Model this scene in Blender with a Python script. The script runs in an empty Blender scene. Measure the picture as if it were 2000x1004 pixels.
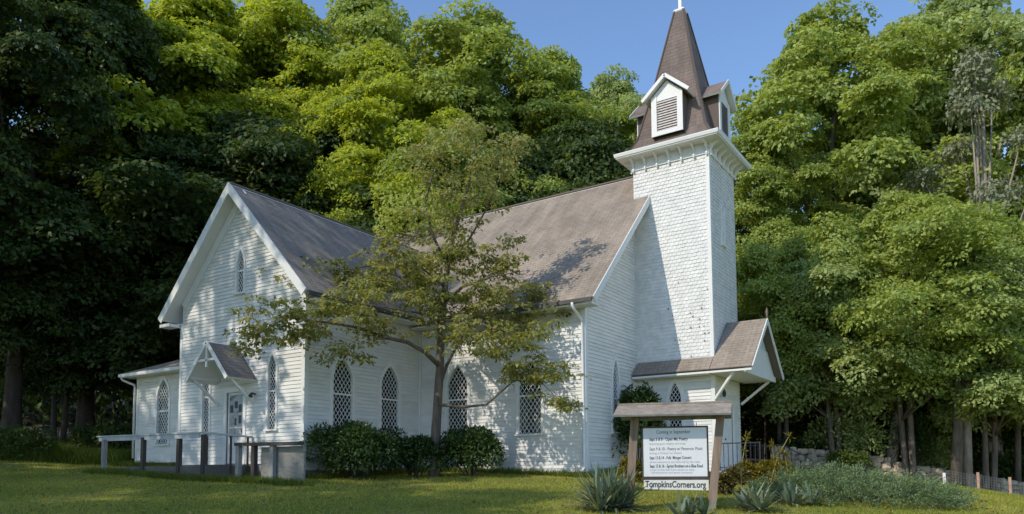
import bpy, math, random
import numpy as np
from mathutils import Vector, Matrix

# ------------------------------------------------------------------ camera, world, sun
scene = bpy.context.scene
COL = scene.collection
CAM = np.array([16.9302, -19.5703, 0.0])
YAW, PITCH, ROLL, FPX, PPY = 0.5903, 0.0722, -0.0054, 1465.8923, 815.6525
_f = np.array([-math.sin(YAW) * math.cos(PITCH), math.cos(YAW) * math.cos(PITCH), math.sin(PITCH)])
_r = np.array([math.cos(YAW), math.sin(YAW), 0.0])
_u = np.cross(_r, _f)
_r, _u = math.cos(ROLL) * _r + math.sin(ROLL) * _u, -math.sin(ROLL) * _r + math.cos(ROLL) * _u
cam = bpy.data.cameras.new("camera")
cam.sensor_width = 36.0
cam.lens = FPX / 2000 * 36
cam.shift_y = (PPY - 502) / 2000
cam.clip_start, cam.clip_end = 0.1, 2000
camo = bpy.data.objects.new("camera", cam)
COL.objects.link(camo)
camo.matrix_world = Matrix(((_r[0], _u[0], -_f[0], CAM[0]), (_r[1], _u[1], -_f[1], CAM[1]), (_r[2], _u[2], -_f[2], CAM[2]), (0, 0, 0, 1)))
scene.camera = camo

SUN_DIR = Vector((0.338, 1.0, -0.918)).normalized()
w = bpy.data.worlds.new("World")
scene.world = w
w.use_nodes = True
nt = w.node_tree
bg = nt.nodes["Background"]
sky = nt.nodes.new("ShaderNodeTexSky")
sky.sky_type = 'NISHITA'
sky.sun_disc = False
sky.sun_elevation = math.asin(-SUN_DIR.z)
sky.sun_rotation = math.atan2(-SUN_DIR.x, -SUN_DIR.y)
sky.air_density, sky.dust_density, sky.ozone_density = 1.0, 0.15, 4.2
nt.links.new(sky.outputs[0], bg.inputs[0])
bg.inputs[1].default_value = 0.15
sun = bpy.data.lights.new("sun", 'SUN')
sun.energy, sun.angle, sun.color = 2.05, math.radians(0.55), (1.0, 0.93, 0.80)
suno = bpy.data.objects.new("sun", sun)
COL.objects.link(suno)
suno.rotation_euler = SUN_DIR.to_track_quat('-Z', 'Y').to_euler()
scene.view_settings.view_transform = 'Standard'
scene.view_settings.look = 'None'
scene.view_settings.exposure = 0.6
scene.view_settings.gamma = 1

def at(px, py, d):
    """world point seen at full-size pixel px,py of the photograph, d metres along the view axis"""
    return CAM + d * (_f + (px - 1000) / FPX * _r - (py - PPY) / FPX * _u)

def gz(x, y):
    x = np.asarray(x, float); y = np.asarray(y, float)
    dx, dy = x - CAM[0], y - CAM[1]
    d = dx * _f[0] + dy * _f[1]
    r = dx * _r[0] + dy * _r[1]
    z = -1.62 + 0.067 * np.clip(d, -5, 40)
    z = z - 0.0067 * np.clip(r - 5, 0, 18) ** 2
    z = z + 0.09 * np.clip(-r - 17, 0, 12) * np.clip((d - 18) / 8, 0, 1)
    z = z + 0.03 * np.sin(x * 0.9 + 1) * np.sin(y * 0.8)
    z = z + np.clip(d - 44, 0, 45) * 0.22
    return z

# ------------------------------------------------------------------ materials
MATS = {}
def mat(name):
    m = bpy.data.materials.new(name); m.use_nodes = True
    return m, m.node_tree, m.node_tree.nodes["Principled BSDF"]

def N(t, kind, **kw):
    n = t.nodes.new(kind)
    for k, v in kw.items(): setattr(n, k, v)
    return n

def plain(name, col, rough=0.7, noise=0.0, scale=6.0, metal=0.0, bump=0.0, dark=None, stretch=None):
    m, t, b = mat(name)
    b.inputs['Roughness'].default_value = rough
    b.inputs['Metallic'].default_value = metal
    if noise:
        tc = N(t, 'ShaderNodeTexCoord'); mp = N(t, 'ShaderNodeMapping')
        if stretch: mp.inputs['Scale'].default_value = stretch
        t.links.new(tc.outputs['Object'], mp.inputs[0])
        n = N(t, 'ShaderNodeTexNoise'); n.inputs['Scale'].default_value = scale; n.inputs['Detail'].default_value = 6
        n.inputs['Roughness'].default_value = 0.65
        t.links.new(mp.outputs[0], n.inputs['Vector'])
        r = N(t, 'ShaderNodeValToRGB')
        d = dark or [c * (1 - noise) for c in col[:3]]
        r.color_ramp.elements[0].color = (*d, 1); r.color_ramp.elements[1].color = (*[min(1, c * (1 + noise * .35)) for c in col[:3]], 1)
        r.color_ramp.elements[0].position = 0.3; r.color_ramp.elements[1].position = 0.65
        t.links.new(n.outputs['Fac'], r.inputs[0]); t.links.new(r.outputs[0], b.inputs['Base Color'])
        if bump:
            bp = N(t, 'ShaderNodeBump'); bp.inputs['Strength'].default_value = bump; bp.inputs['Distance'].default_value = 0.02
            t.links.new(n.outputs['Fac'], bp.inputs['Height']); t.links.new(bp.outputs[0], b.inputs['Normal'])
    else:
        b.inputs['Base Color'].default_value = (*col[:3], 1)
    MATS[name] = m
    return m

def roof_mat(name, c1, c2, cm, axis):
    """asphalt shingle roof: brick courses on generated metres (UV in metres)"""
    m, t, b = mat(name)
    uv = N(t, 'ShaderNodeUVMap')
    br = N(t, 'ShaderNodeTexBrick'); br.offset = 0.5
    br.inputs['Scale'].default_value = 1.0
    br.inputs['Brick Width'].default_value = 0.32; br.inputs['Row Height'].default_value = 0.14
    br.inputs['Mortar Size'].default_value = 0.009; br.inputs['Mortar Smooth'].default_value = 0.3
    br.inputs['Color1'].default_value = (*c1, 1); br.inputs['Color2'].default_value = (*c2, 1); br.inputs['Mortar'].default_value = (*cm, 1)
    t.links.new(uv.outputs[0], br.inputs['Vector'])
    n = N(t, 'ShaderNodeTexNoise'); n.inputs['Scale'].default_value = 0.8; n.inputs['Detail'].default_value = 8
    n.inputs['Roughness'].default_value = 0.7
    t.links.new(uv.outputs[0], n.inputs['Vector'])
    r = N(t, 'ShaderNodeValToRGB'); r.color_ramp.elements[0].color = (.62, .62, .62, 1); r.color_ramp.elements[1].color = (1.25, 1.22, 1.2, 1)
    r.color_ramp.elements[0].position = .25; r.color_ramp.elements[1].position = .75
    t.links.new(n.outputs['Fac'], r.inputs[0])
    mx = N(t, 'ShaderNodeMix', data_type='RGBA', blend_type='MULTIPLY'); mx.inputs[0].default_value = 1
    t.links.new(br.outputs['Color'], mx.inputs[6]); t.links.new(r.outputs[0], mx.inputs[7])
    mp = N(t, 'ShaderNodeMapping'); mp.inputs['Scale'].default_value = (2.6, .28, 1)
    t.links.new(uv.outputs[0], mp.inputs[0])
    n3 = N(t, 'ShaderNodeTexNoise'); n3.inputs['Scale'].default_value = 1.0; n3.inputs['Detail'].default_value = 7; n3.inputs['Roughness'].default_value = .7
    t.links.new(mp.outputs[0], n3.inputs['Vector'])
    r3 = N(t, 'ShaderNodeValToRGB'); r3.color_ramp.elements[0].color = (.78, .78, .76, 1); r3.color_ramp.elements[1].color = (1.1, 1.1, 1.1, 1)
    r3.color_ramp.elements[0].position = .33; r3.color_ramp.elements[1].position = .6
    t.links.new(n3.outputs['Fac'], r3.inputs[0])
    my = N(t, 'ShaderNodeMix', data_type='RGBA', blend_type='MULTIPLY'); my.inputs[0].default_value = 1
    t.links.new(mx.outputs[2], my.inputs[6]); t.links.new(r3.outputs[0], my.inputs[7])
    t.links.new(my.outputs[2], b.inputs['Base Color'])
    n2 = N(t, 'ShaderNodeTexNoise'); n2.inputs['Scale'].default_value = 60; t.links.new(uv.outputs[0], n2.inputs['Vector'])
    ad = N(t, 'ShaderNodeMath', operation='MULTIPLY_ADD'); ad.inputs[1].default_value = .25
    t.links.new(n2.outputs['Fac'], ad.inputs[0])
    inv = N(t, 'ShaderNodeMath', operation='SUBTRACT'); inv.inputs[0].default_value = 1; t.links.new(br.outputs['Fac'], inv.inputs[1])
    t.links.new(inv.outputs[0], ad.inputs[2])
    bp = N(t, 'ShaderNodeBump'); bp.inputs['Strength'].default_value = .6; bp.inputs['Distance'].default_value = .012
    t.links.new(ad.outputs[0], bp.inputs['Height']); t.links.new(bp.outputs[0], b.inputs['Normal'])
    b.inputs['Roughness'].default_value = .9
    MATS[name] = m
    return m

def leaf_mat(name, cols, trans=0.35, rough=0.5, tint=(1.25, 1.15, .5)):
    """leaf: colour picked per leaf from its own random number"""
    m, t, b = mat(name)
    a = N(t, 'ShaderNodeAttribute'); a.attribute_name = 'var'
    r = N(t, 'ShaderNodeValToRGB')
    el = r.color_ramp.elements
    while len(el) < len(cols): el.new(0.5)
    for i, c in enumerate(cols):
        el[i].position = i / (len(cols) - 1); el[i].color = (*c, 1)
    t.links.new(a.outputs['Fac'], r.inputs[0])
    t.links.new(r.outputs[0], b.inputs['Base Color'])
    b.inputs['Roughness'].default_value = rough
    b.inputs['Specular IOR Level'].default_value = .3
    tr = N(t, 'ShaderNodeBsdfTranslucent')
    mx = N(t, 'ShaderNodeMix', data_type='RGBA', blend_type='MULTIPLY'); mx.inputs[0].default_value = 1
    t.links.new(r.outputs[0], mx.inputs[6]); mx.inputs[7].default_value = (*tint, 1)
    t.links.new(mx.outputs[2], tr.inputs[0])
    ms = N(t, 'ShaderNodeMixShader'); ms.inputs[0].default_value = trans
    out = t.nodes['Material Output']
    t.links.new(b.outputs[0], ms.inputs[1]); t.links.new(tr.outputs[0], ms.inputs[2]); t.links.new(ms.outputs[0], out.inputs[0])
    MATS[name] = m
    return m

def wear(m, col, scale, lo, hi, stretch):
    t = m.node_tree; b = t.nodes['Principled BSDF']; src = b.inputs['Base Color'].links[0].from_socket
    tc = N(t, 'ShaderNodeTexCoord'); mp = N(t, 'ShaderNodeMapping'); mp.inputs['Scale'].default_value = stretch
    t.links.new(tc.outputs['Object'], mp.inputs[0])
    n = N(t, 'ShaderNodeTexNoise'); n.inputs['Scale'].default_value = scale; n.inputs['Detail'].default_value = 8; n.inputs['Roughness'].default_value = .72
    t.links.new(mp.outputs[0], n.inputs['Vector'])
    r = N(t, 'ShaderNodeValToRGB'); r.color_ramp.elements[0].position = lo; r.color_ramp.elements[1].position = hi
    t.links.new(n.outputs['Fac'], r.inputs[0])
    mx = N(t, 'ShaderNodeMix', data_type='RGBA'); mx.inputs[7].default_value = (*col, 1)
    t.links.new(r.outputs[0], mx.inputs[0]); t.links.new(src, mx.inputs[6]); t.links.new(mx.outputs[2], b.inputs['Base Color'])
WHITE = plain('white_paint', (.79, .765, .725), .55, noise=.10, scale=1.6, stretch=(1, 1, 3))
TRIM = plain('trim_paint', (.81, .79, .755), .5, noise=.05, scale=3)
SHINGLE = plain('painted_shingle', (.77, .75, .715), .6, noise=.16, scale=3.5)
SHINGLE2 = plain('painted_shingle_duller', (.72, .705, .672), .6, noise=.14, scale=3.5)
WHITE2 = plain('white_paint_duller', (.735, .715, .675), .6, noise=.14, scale=1.6, stretch=(1, 1, 3))
BARE = plain('bare_weathered_shingle', (.22, .20, .18), .9, noise=.3, scale=9)
wear(WHITE, (.50, .48, .42), 2.2, .60, .80, (1, 1, 6)); wear(TRIM, (.55, .53, .48), 3.0, .62, .8, (1, 1, 1)); wear(SHINGLE, (.50, .48, .44), 3.0, .60, .78, (1, 1, 2))
GLASS = plain('dark_window_glass', (.012, .013, .016), .12)
GLASSG = plain('pale_door_glass', (.16, .18, .19), .15, noise=.5, scale=4)
ROOF = roof_mat('brown_grey_asphalt_shingles', (.32, .262, .205), (.36, .298, .238), (.20, .16, .128), 0)
ROOFB = roof_mat('slate_grey_asphalt_shingles', (.195, .172, .16), (.215, .19, .177), (.12, .105, .098), 0)
ROOFT = roof_mat('grey_asphalt_shingles', (.27, .225, .19), (.295, .25, .21), (.19, .155, .13), 0)
SPIRE = roof_mat('brown_spire_shingles', (.205, .155, .13), (.225, .172, .146), (.16, .122, .104), 0)
STONE = plain('grey_foundation_stone', (.25, .235, .21), .9, noise=.5, scale=5, bump=.4)
CONC = plain('concrete', (.42, .41, .38), .85, noise=.2, scale=5)
GREYWOOD = plain('weathered_grey_wood', (.30, .29, .28), .85, noise=.35, scale=7, stretch=(1, 1, .2))
PLANK = plain('pale_painted_plank', (.50, .51, .53), .7, noise=.2, scale=6)
DARKWOOD = plain('dark_damp_wood', (.075, .06, .05), .85, noise=.4, scale=8, stretch=(1, 1, .15))
BROWNWOOD = plain('brown_weathered_post', (.26, .185, .135), .85, noise=.45, scale=9, stretch=(1, 1, .12), bump=.3)
SIGNROOF = plain('weathered_sign_shingles', (.32, .265, .21), .9, noise=.4, scale=7)
LOUVER = plain('weathered_louver', (.66, .58, .53), .8, noise=.3, scale=8)
BOARD = plain('sign_board_white', (.74, .735, .74), .5, noise=.05, scale=3)
CREAM = plain('cream_sign_board', (.74, .72, .64), .5, noise=.08, scale=5)
INK = plain('sign_ink', (.03, .03, .045), .6)
PALEINK = plain('pale_sign_ink', (.33, .33, .36), .6)
BLACKM = plain('black_metal', (.02, .02, .022), .45)
BARK = plain('grey_brown_bark', (.16, .125, .098), .95, noise=.55, scale=7, stretch=(1, 1, .25), bump=.8)
BARKD = plain('dark_bark', (.085, .065, .05), .95, noise=.5, scale=6, stretch=(1, 1, .25), bump=.8)
BARKP = plain('pale_bark', (.33, .27, .22), .9, noise=.5, scale=6, stretch=(1, 1, .3), bump=.6)
ROCK = plain('field_stone', (.50, .39, .29), .9, noise=.5, scale=2.3, bump=.5)
SKIRT = plain('grey_brown_skirting', (.27, .255, .23), .85, noise=.3, scale=5, stretch=(1, 1, 4))
DECKW = plain('dark_weathered_deck', (.14, .125, .11), .9, noise=.35, scale=7, stretch=(.3, 3, 1))
STAKE = plain('pinkish_stake_wood', (.50, .30, .22), .8, noise=.3, scale=8)
WIRE = plain('galvanised_wire', (.30, .30, .30), .5, metal=.5)
STALKM = plain('dry_stalk', (.36, .31, .12), .8, noise=.3, scale=9)

LEAF_SUN = leaf_mat('sunny_maple_leaf', [(.194, .270, .042), (.405, .478, .054), (.578, .633, .081), (.327, .404, .054)], 0.48)
LEAF_MAPLE = leaf_mat('maple_leaf', [(.188, .266, .074), (.338, .425, .105), (.507, .563, .147), (.258, .346, .087)], 0.46)
LEAF_SOFT = leaf_mat('soft_green_leaf', [(.220, .297, .111), (.372, .455, .174), (.503, .568, .216), (.262, .358, .131)], 0.46)
LEAF_SHADED = leaf_mat('shade_darkened_leaf', [(.036, .065, .023), (.065, .111, .030), (.106, .145, .036), (.045, .085, .024)], 0.35)  # leaf green darkened so the shade of the wood sits in the colour
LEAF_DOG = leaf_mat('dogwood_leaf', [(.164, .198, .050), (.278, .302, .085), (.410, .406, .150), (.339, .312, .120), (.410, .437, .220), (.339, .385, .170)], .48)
LEAF_RHODO = leaf_mat('rhododendron_leaf', [(.029, .058, .016), (.053, .098, .024), (.084, .129, .033)], .15, rough=.35)
LEAF_YUCCA = leaf_mat('yucca_leaf', [(.108, .158, .112), (.172, .226, .154), (.270, .296, .172), (.378, .360, .144)], .15, rough=.45)
LEAF_JUN = leaf_mat('juniper_needle', [(.092, .158, .081), (.157, .232, .116), (.232, .301, .134), (.186, .272, .109)], .15, rough=.6)
LEAF_YEL = leaf_mat('yellow_shrub_leaf', [(.07, .085, .012), (.18, .16, .015), (.30, .21, .02), (.10, .11, .015)], .35)
LEAF_RED = leaf_mat('russet_shrub_leaf', [(.07, .075, .015), (.14, .085, .03), (.16, .13, .03), (.08, .09, .018)], .3)
LEAF_LIGHT = leaf_mat('bright_shrub_leaf', [(.075, .120, .022), (.120, .173, .030), (.180, .225, .045)], .35)
LEAF_FLOWER = leaf_mat('yellow_flower_petal', [(.55, .36, .01), (.65, .45, .02), (.5, .30, .01)], .3)
LEAF_TWIG = leaf_mat('grey_green_foliage', [(.192, .214, .135), (.270, .292, .180), (.360, .370, .247)], .3)
GRASSM = leaf_mat('grass_blade', [(.171, .225, .031), (.294, .321, .041), (.432, .418, .065), (.551, .465, .113)], .30)
WEEDM = leaf_mat('tall_weed', [(.077, .119, .019), (.144, .192, .026), (.211, .240, .038)], .35)

# lawn
m, t, b = mat('lawn')
tc = N(t, 'ShaderNodeTexCoord')
n1 = N(t, 'ShaderNodeTexNoise'); n1.inputs['Scale'].default_value = .55; n1.inputs['Detail'].default_value = 7; n1.inputs['Roughness'].default_value = .65
n2 = N(t, 'ShaderNodeTexNoise'); n2.inputs['Scale'].default_value = 16; n2.inputs['Detail'].default_value = 5
for n in (n1, n2): t.links.new(tc.outputs['Object'], n.inputs['Vector'])
r1 = N(t, 'ShaderNodeValToRGB')
e = r1.color_ramp.elements; e[0].position = .30; e[0].color = (.14, .165, .036, 1); e[1].position = .72; e[1].color = (.33, .27, .11, 1)
x = e.new(.5); x.color = (.21, .22, .048, 1)
r2 = N(t, 'ShaderNodeValToRGB'); r2.color_ramp.elements[0].color = (.6, .6, .6, 1); r2.color_ramp.elements[1].color = (1.25, 1.25, 1.2, 1)
r2.color_ramp.elements[0].position = .3; r2.color_ramp.elements[1].position = .7
mx = N(t, 'ShaderNodeMix', data_type='RGBA', blend_type='MULTIPLY'); mx.inputs[0].default_value = 1
t.links.new(n1.outputs['Fac'], r1.inputs[0]); t.links.new(n2.outputs['Fac'], r2.inputs[0])
t.links.new(r1.outputs[0], mx.inputs[6]); t.links.new(r2.outputs[0], mx.inputs[7]); t.links.new(mx.outputs[2], b.inputs['Base Color'])
b.inputs['Roughness'].default_value = 1
b.inputs['Specular IOR Level'].default_value = .1
LAWN = m
FLOOR = plain('leaf_litter_soil', (.075, .055, .038), 1, noise=.5, scale=3)

# ------------------------------------------------------------------ mesh helpers
def link(o, parent=None):
    COL.objects.link(o)
    if parent: o.parent = parent
    return o

def tag(o, label=None, cat=None, group=None, kind=None):
    if label: o['label'] = label
    if cat: o['category'] = cat
    if group: o['group'] = group
    if kind: o['kind'] = kind
    return o

def empty(name, loc=(0, 0, 0), rz=0, label=None, cat=None, group=None):
    o = bpy.data.objects.new(name, None)
    o.location = loc; o.rotation_euler = (0, 0, rz); o.empty_display_size = .3
    link(o)
    return tag(o, label, cat, group)

class MB:
    def __init__(s): s.v, s.f, s.m, s.uv = [], [], [], []
    def poly(s, pts, mi=0, uv=None):
        i = len(s.v); s.v += [tuple(map(float, p)) for p in pts]
        s.f.append(tuple(range(i, i + len(pts)))); s.m.append(mi)
        s.uv.append(uv or [(0, 0)] * len(pts))
    def box(s, a, b, mi=0):
        (x0, y0, z0), (x1, y1, z1) = a, b
        s.hexa([(x0, y0, z0), (x1, y0, z0), (x1, y1, z0), (x0, y1, z0), (x0, y0, z1), (x1, y0, z1), (x1, y1, z1), (x0, y1, z1)], mi)
    def hexa(s, p, mi=0):
        for q in ((0, 3, 2, 1), (4, 5, 6, 7), (0, 1, 5, 4), (1, 2, 6, 5), (2, 3, 7, 6), (3, 0, 4, 7)):
            s.poly([p[i] for i in q], mi)
    def bar(s, a, b, w, h, up=(0, 0, 1), mi=0):
        """square beam from a to b, w wide, h high along up"""
        a, b, up = Vector(a), Vector(b), Vector(up)
        d = (b - a).normalized(); sd = d.cross(up).normalized() * w / 2; u = sd.cross(d).normalized() * h / 2
        s.hexa([a - sd - u, a + sd - u, b + sd - u, b - sd - u, a - sd + u, a + sd + u, b + sd + u, b - sd + u], mi)
    def slab(s, pts, th, mi=0, mside=None, uvax=None):
        """planar polygon given thickness downwards along its normal; uv in metres"""
        P = [Vector(p) for p in pts]
        n = (P[1] - P[0]).cross(P[-1] - P[0]).normalized()
        if n.z < 0: P.reverse(); n = -n
        U = Vector((0, 0, 1)).cross(n).normalized(); V = n.cross(U)
        s.poly(P, mi, [(p.dot(U), p.dot(V)) for p in P])
        Q = [p - n * th for p in P]
        ms = mi if mside is None else mside
        s.poly(list(reversed(Q)), ms)
        for i in range(len(P)):
            j = (i + 1) % len(P)
            s.poly([P[i], Q[i], Q[j], P[j]], ms)
    def tube(s, pts, rad, seg=8, mi=0, caps=True):
        P = [Vector(p) for p in pts]; rings = []
        base = len(s.v)
        ref = Vector((.3, .1, 1)).normalized()
        for i, p in enumerate(P):
            d = (P[min(i + 1, len(P) - 1)] - P[max(i - 1, 0)]).normalized()
            a = d.cross(ref if abs(d.dot(ref)) < .95 else Vector((1, 0, 0))).normalized(); c = d.cross(a)
            r = rad[i] if hasattr(rad, '__len__') else rad
            for k in range(seg):
                t = 2 * math.pi * k / seg
                s.v.append(tuple(p + a * (r * math.cos(t)) + c * (r * math.sin(t))))
        for i in range(len(P) - 1):
            for k in range(seg):
                k2 = (k + 1) % seg
                s.f.append((base + i * seg + k, base + i * seg + k2, base + (i + 1) * seg + k2, base + (i + 1) * seg + k)); s.m.append(mi); s.uv.append([(0, 0)] * 4)
        if caps:
            s.f.append(tuple(base + k for k in reversed(range(seg)))); s.m.append(mi); s.uv.append([(0, 0)] * seg)
            e = base + (len(P) - 1) * seg
            s.f.append(tuple(e + k for k in range(seg))); s.m.append(mi); s.uv.append([(0, 0)] * seg)
    def build(s, name, mats, parent=None, smooth=False, bevel=0):
        me = bpy.data.meshes.new(name)
        me.from_pydata(s.v, [], s.f)
        for m_ in (mats if isinstance(mats, (list, tuple)) else [mats]): me.materials.append(m_)
        me.polygons.foreach_set('material_index', s.m)
        uvl = me.uv_layers.new(name='UVMap')
        uvl.data.foreach_set('uv', [c for f in s.uv for q in f for c in q])
        if smooth: me.polygons.foreach_set('use_smooth', [True] * len(s.f))
        me.update()
        o = bpy.data.objects.new(name, me)
        link(o, parent)
        if bevel:
            b_ = o.modifiers.new('bevel', 'BEVEL'); b_.width = bevel; b_.segments = 1; b_.limit_method = 'ANGLE'
        return o

def quad_mesh(name, V, var, m_):
    """V (n,k,3) faces of k corners each"""
    n, k = V.shape[:2]
    me = bpy.data.meshes.new(name)
    me.vertices.add(n * k); me.vertices.foreach_set('co', V.reshape(-1).astype(np.float32))
    me.loops.add(n * k); me.loops.foreach_set('vertex_index', np.arange(n * k, dtype=np.int32))
    me.polygons.add(n); me.polygons.foreach_set('loop_start', np.arange(0, n * k, k, dtype=np.int32))
    me.update(calc_edges=True)
    a = me.attributes.new('var', 'FLOAT', 'FACE'); a.data.foreach_set('value', np.clip(var, 0, 1).astype(np.float32))
    me.materials.append(m_)
    me.validate()
    return me

def mesh_object(name, me, parent=None):
    return link(bpy.data.objects.new(name, me), parent)

def unit(a): return a / np.maximum(np.linalg.norm(a, axis=-1, keepdims=True), 1e-9)

def leaves(rng, pos, axis, nrm, length, width):
    """diamond leaves folded along the midrib"""
    axis = unit(axis); side = unit(np.cross(axis, nrm)); up = unit(np.cross(side, axis))
    L = length[:, None]; W = width[:, None]
    b_ = pos; tip = pos + axis * L - up * L * .12
    mid = pos + axis * L * .45 + up * W * .12
    return np.stack([b_, mid + side * W * .5, tip, mid - side * W * .5], 1)

# ------------------------------------------------------------------ terrain
def axis_coords(lo, hi, fine0, fine1, step):
    a = list(np.arange(fine0, fine1 + .01, step))
    x, s = fine0, step
    while x > lo: s *= 1.25; x -= s; a.insert(0, max(x, lo))
    x, s = fine1, step
    while x < hi: s *= 1.25; x += s; a.append(min(x, hi))
    return np.array(a)
gx = axis_coords(-500, 500, -34, 34, .5); gy = axis_coords(-400, 500, -22, 34, .5)
XX, YY = np.meshgrid(gx, gy)
ZZ = gz(XX, YY)
nx, ny = len(gx), len(gy)
verts = np.stack([XX.ravel(), YY.ravel(), ZZ.ravel()], 1)
idx = np.arange(nx * ny).reshape(ny, nx)
faces = np.stack([idx[:-1, :-1].ravel(), idx[:-1, 1:].ravel(), idx[1:, 1:].ravel(), idx[1:, :-1].ravel()], 1)
me = bpy.data.meshes.new('lawn')
me.from_pydata(verts.tolist(), [], faces.tolist())
me.materials.append(LAWN); me.materials.append(FLOOR)
cxs, cys = verts[faces].mean(1)[:, 0], verts[faces].mean(1)[:, 1]
dd = (cxs - CAM[0]) * _f[0] + (cys - CAM[1]) * _f[1]; rr = (cxs - CAM[0]) * _r[0] + (cys - CAM[1]) * _r[1]
wood_floor = (dd > 30.5 + .25 * np.clip(-rr - 5, 0, 40) * 0) & (dd > np.where(rr > 12, 28.6, 31.5))
me.polygons.foreach_set('material_index', wood_floor.astype(np.int32))
me.polygons.foreach_set('use_smooth', [True] * len(faces))
me.update()
tag(link(bpy.data.objects.new('lawn', me)), kind='structure')

# ------------------------------------------------------------------ church
church = empty('church', (0, 0, 0), 0, 'white clapboard country church with a brown-roofed steeple and steep grey gables', 'church')
L, P, W = 6.444, 5.031, 6.165
E_, O1, RT, MT = .547, .468, 9.04, 1.0653
R2, YR, M2, ZE, O2 = 10.647, 4.98, 1.0149, 5.04, .57
T1, TW = 3.66, 2.64
X0, X1 = L, L + TW
TC = (L + TW / 2, YR)
ZX = Vector((0, 0, 1))

class Frame:
    """a wall plane: u along the wall, n outward"""
    def __init__(s, o, u, n): s.o, s.u, s.n = Vector(o), Vector(u), Vector(n)
    def p(s, u, z, n=0): return s.o + s.u * u + s.n * n + ZX * z

def siding(name, fr, uL, uR, z0, z1, openings=(), expo=.115, mats=None, parent=church):
    mb = MB(); rng = random.Random(name + str(z0) + str(fr.o.x))
    k = 0; z = z0
    while z < z1 - 1e-4:
        zb, zt = z, min(z + expo, z1)
        zm = (zb + zt) / 2
        segs = [[uL(zb), uR(zb), uL(zt), uR(zt)]]
        for c, hwf in openings:
            h = hwf(zm)
            if h is None: continue
            new = []
            for a, b_, a2, b2 in segs:
                lo, hi = c - h, c + h
                if hi <= min(a, a2) or lo >= max(b_, b2): new.append([a, b_, a2, b2]); continue
                if lo > min(a, a2): new.append([a, lo, a2, lo])
                if hi < max(b_, b2): new.append([hi, b_, hi, b2])
            segs = new
        for a, b_, a2, b2 in segs:
            # boards come in lengths with a faint step at the joints
            cuts = [0.0]
            ln = b_ - a
            if ln > 2.6: cuts.append(rng.uniform(.25, .75))
            cuts.append(1.0)
            for i in range(len(cuts) - 1):
                j = rng.uniform(-.0022, .0022)
                ua, ub = a + ln * cuts[i], a + ln * cuts[i + 1]
                va, vb = a2 + (b2 - a2) * cuts[i], a2 + (b2 - a2) * cuts[i + 1]
                mb.poly([fr.p(ua, zb, .024 + j), fr.p(ub, zb, .024 + j), fr.p(vb, zt, .004), fr.p(va, zt, .004)], 1 if rng.random() < .28 else 0)
                mb.poly([fr.p(ua, zb, 0), fr.p(ub, zb, 0), fr.p(ub, zb, .024 + j), fr.p(ua, zb, .024 + j)])
        z += expo; k += 1
    return mb.build(name, mats or [WHITE, WHITE2], parent)

def arch(hw, sp, ap, n=5):
    """right half of the pointed head, from spring to apex, as (u,z)"""
    out = []
    for i in range(n + 1):
        t = i / n
        c = (hw * .80, sp + (ap - sp) * .58)
        out.append((hw * (1 - t) ** 2 + 2 * c[0] * t * (1 - t), sp * (1 - t) ** 2 + 2 * c[1] * t * (1 - t) + ap * t * t))
    return out

def halfw(hw, zs, sp, ap):
    A = arch(hw, sp, ap, 12)
    def f(z):
        if z < zs - .03 or z > ap: return None
        if z <= sp: return hw
        for (u0, q0), (u1, q1) in zip(A, A[1:]):
            if q0 <= z <= q1: return u0 + (u1 - u0) * (z - q0) / max(q1 - q0, 1e-6)
        return None
    return f

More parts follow.
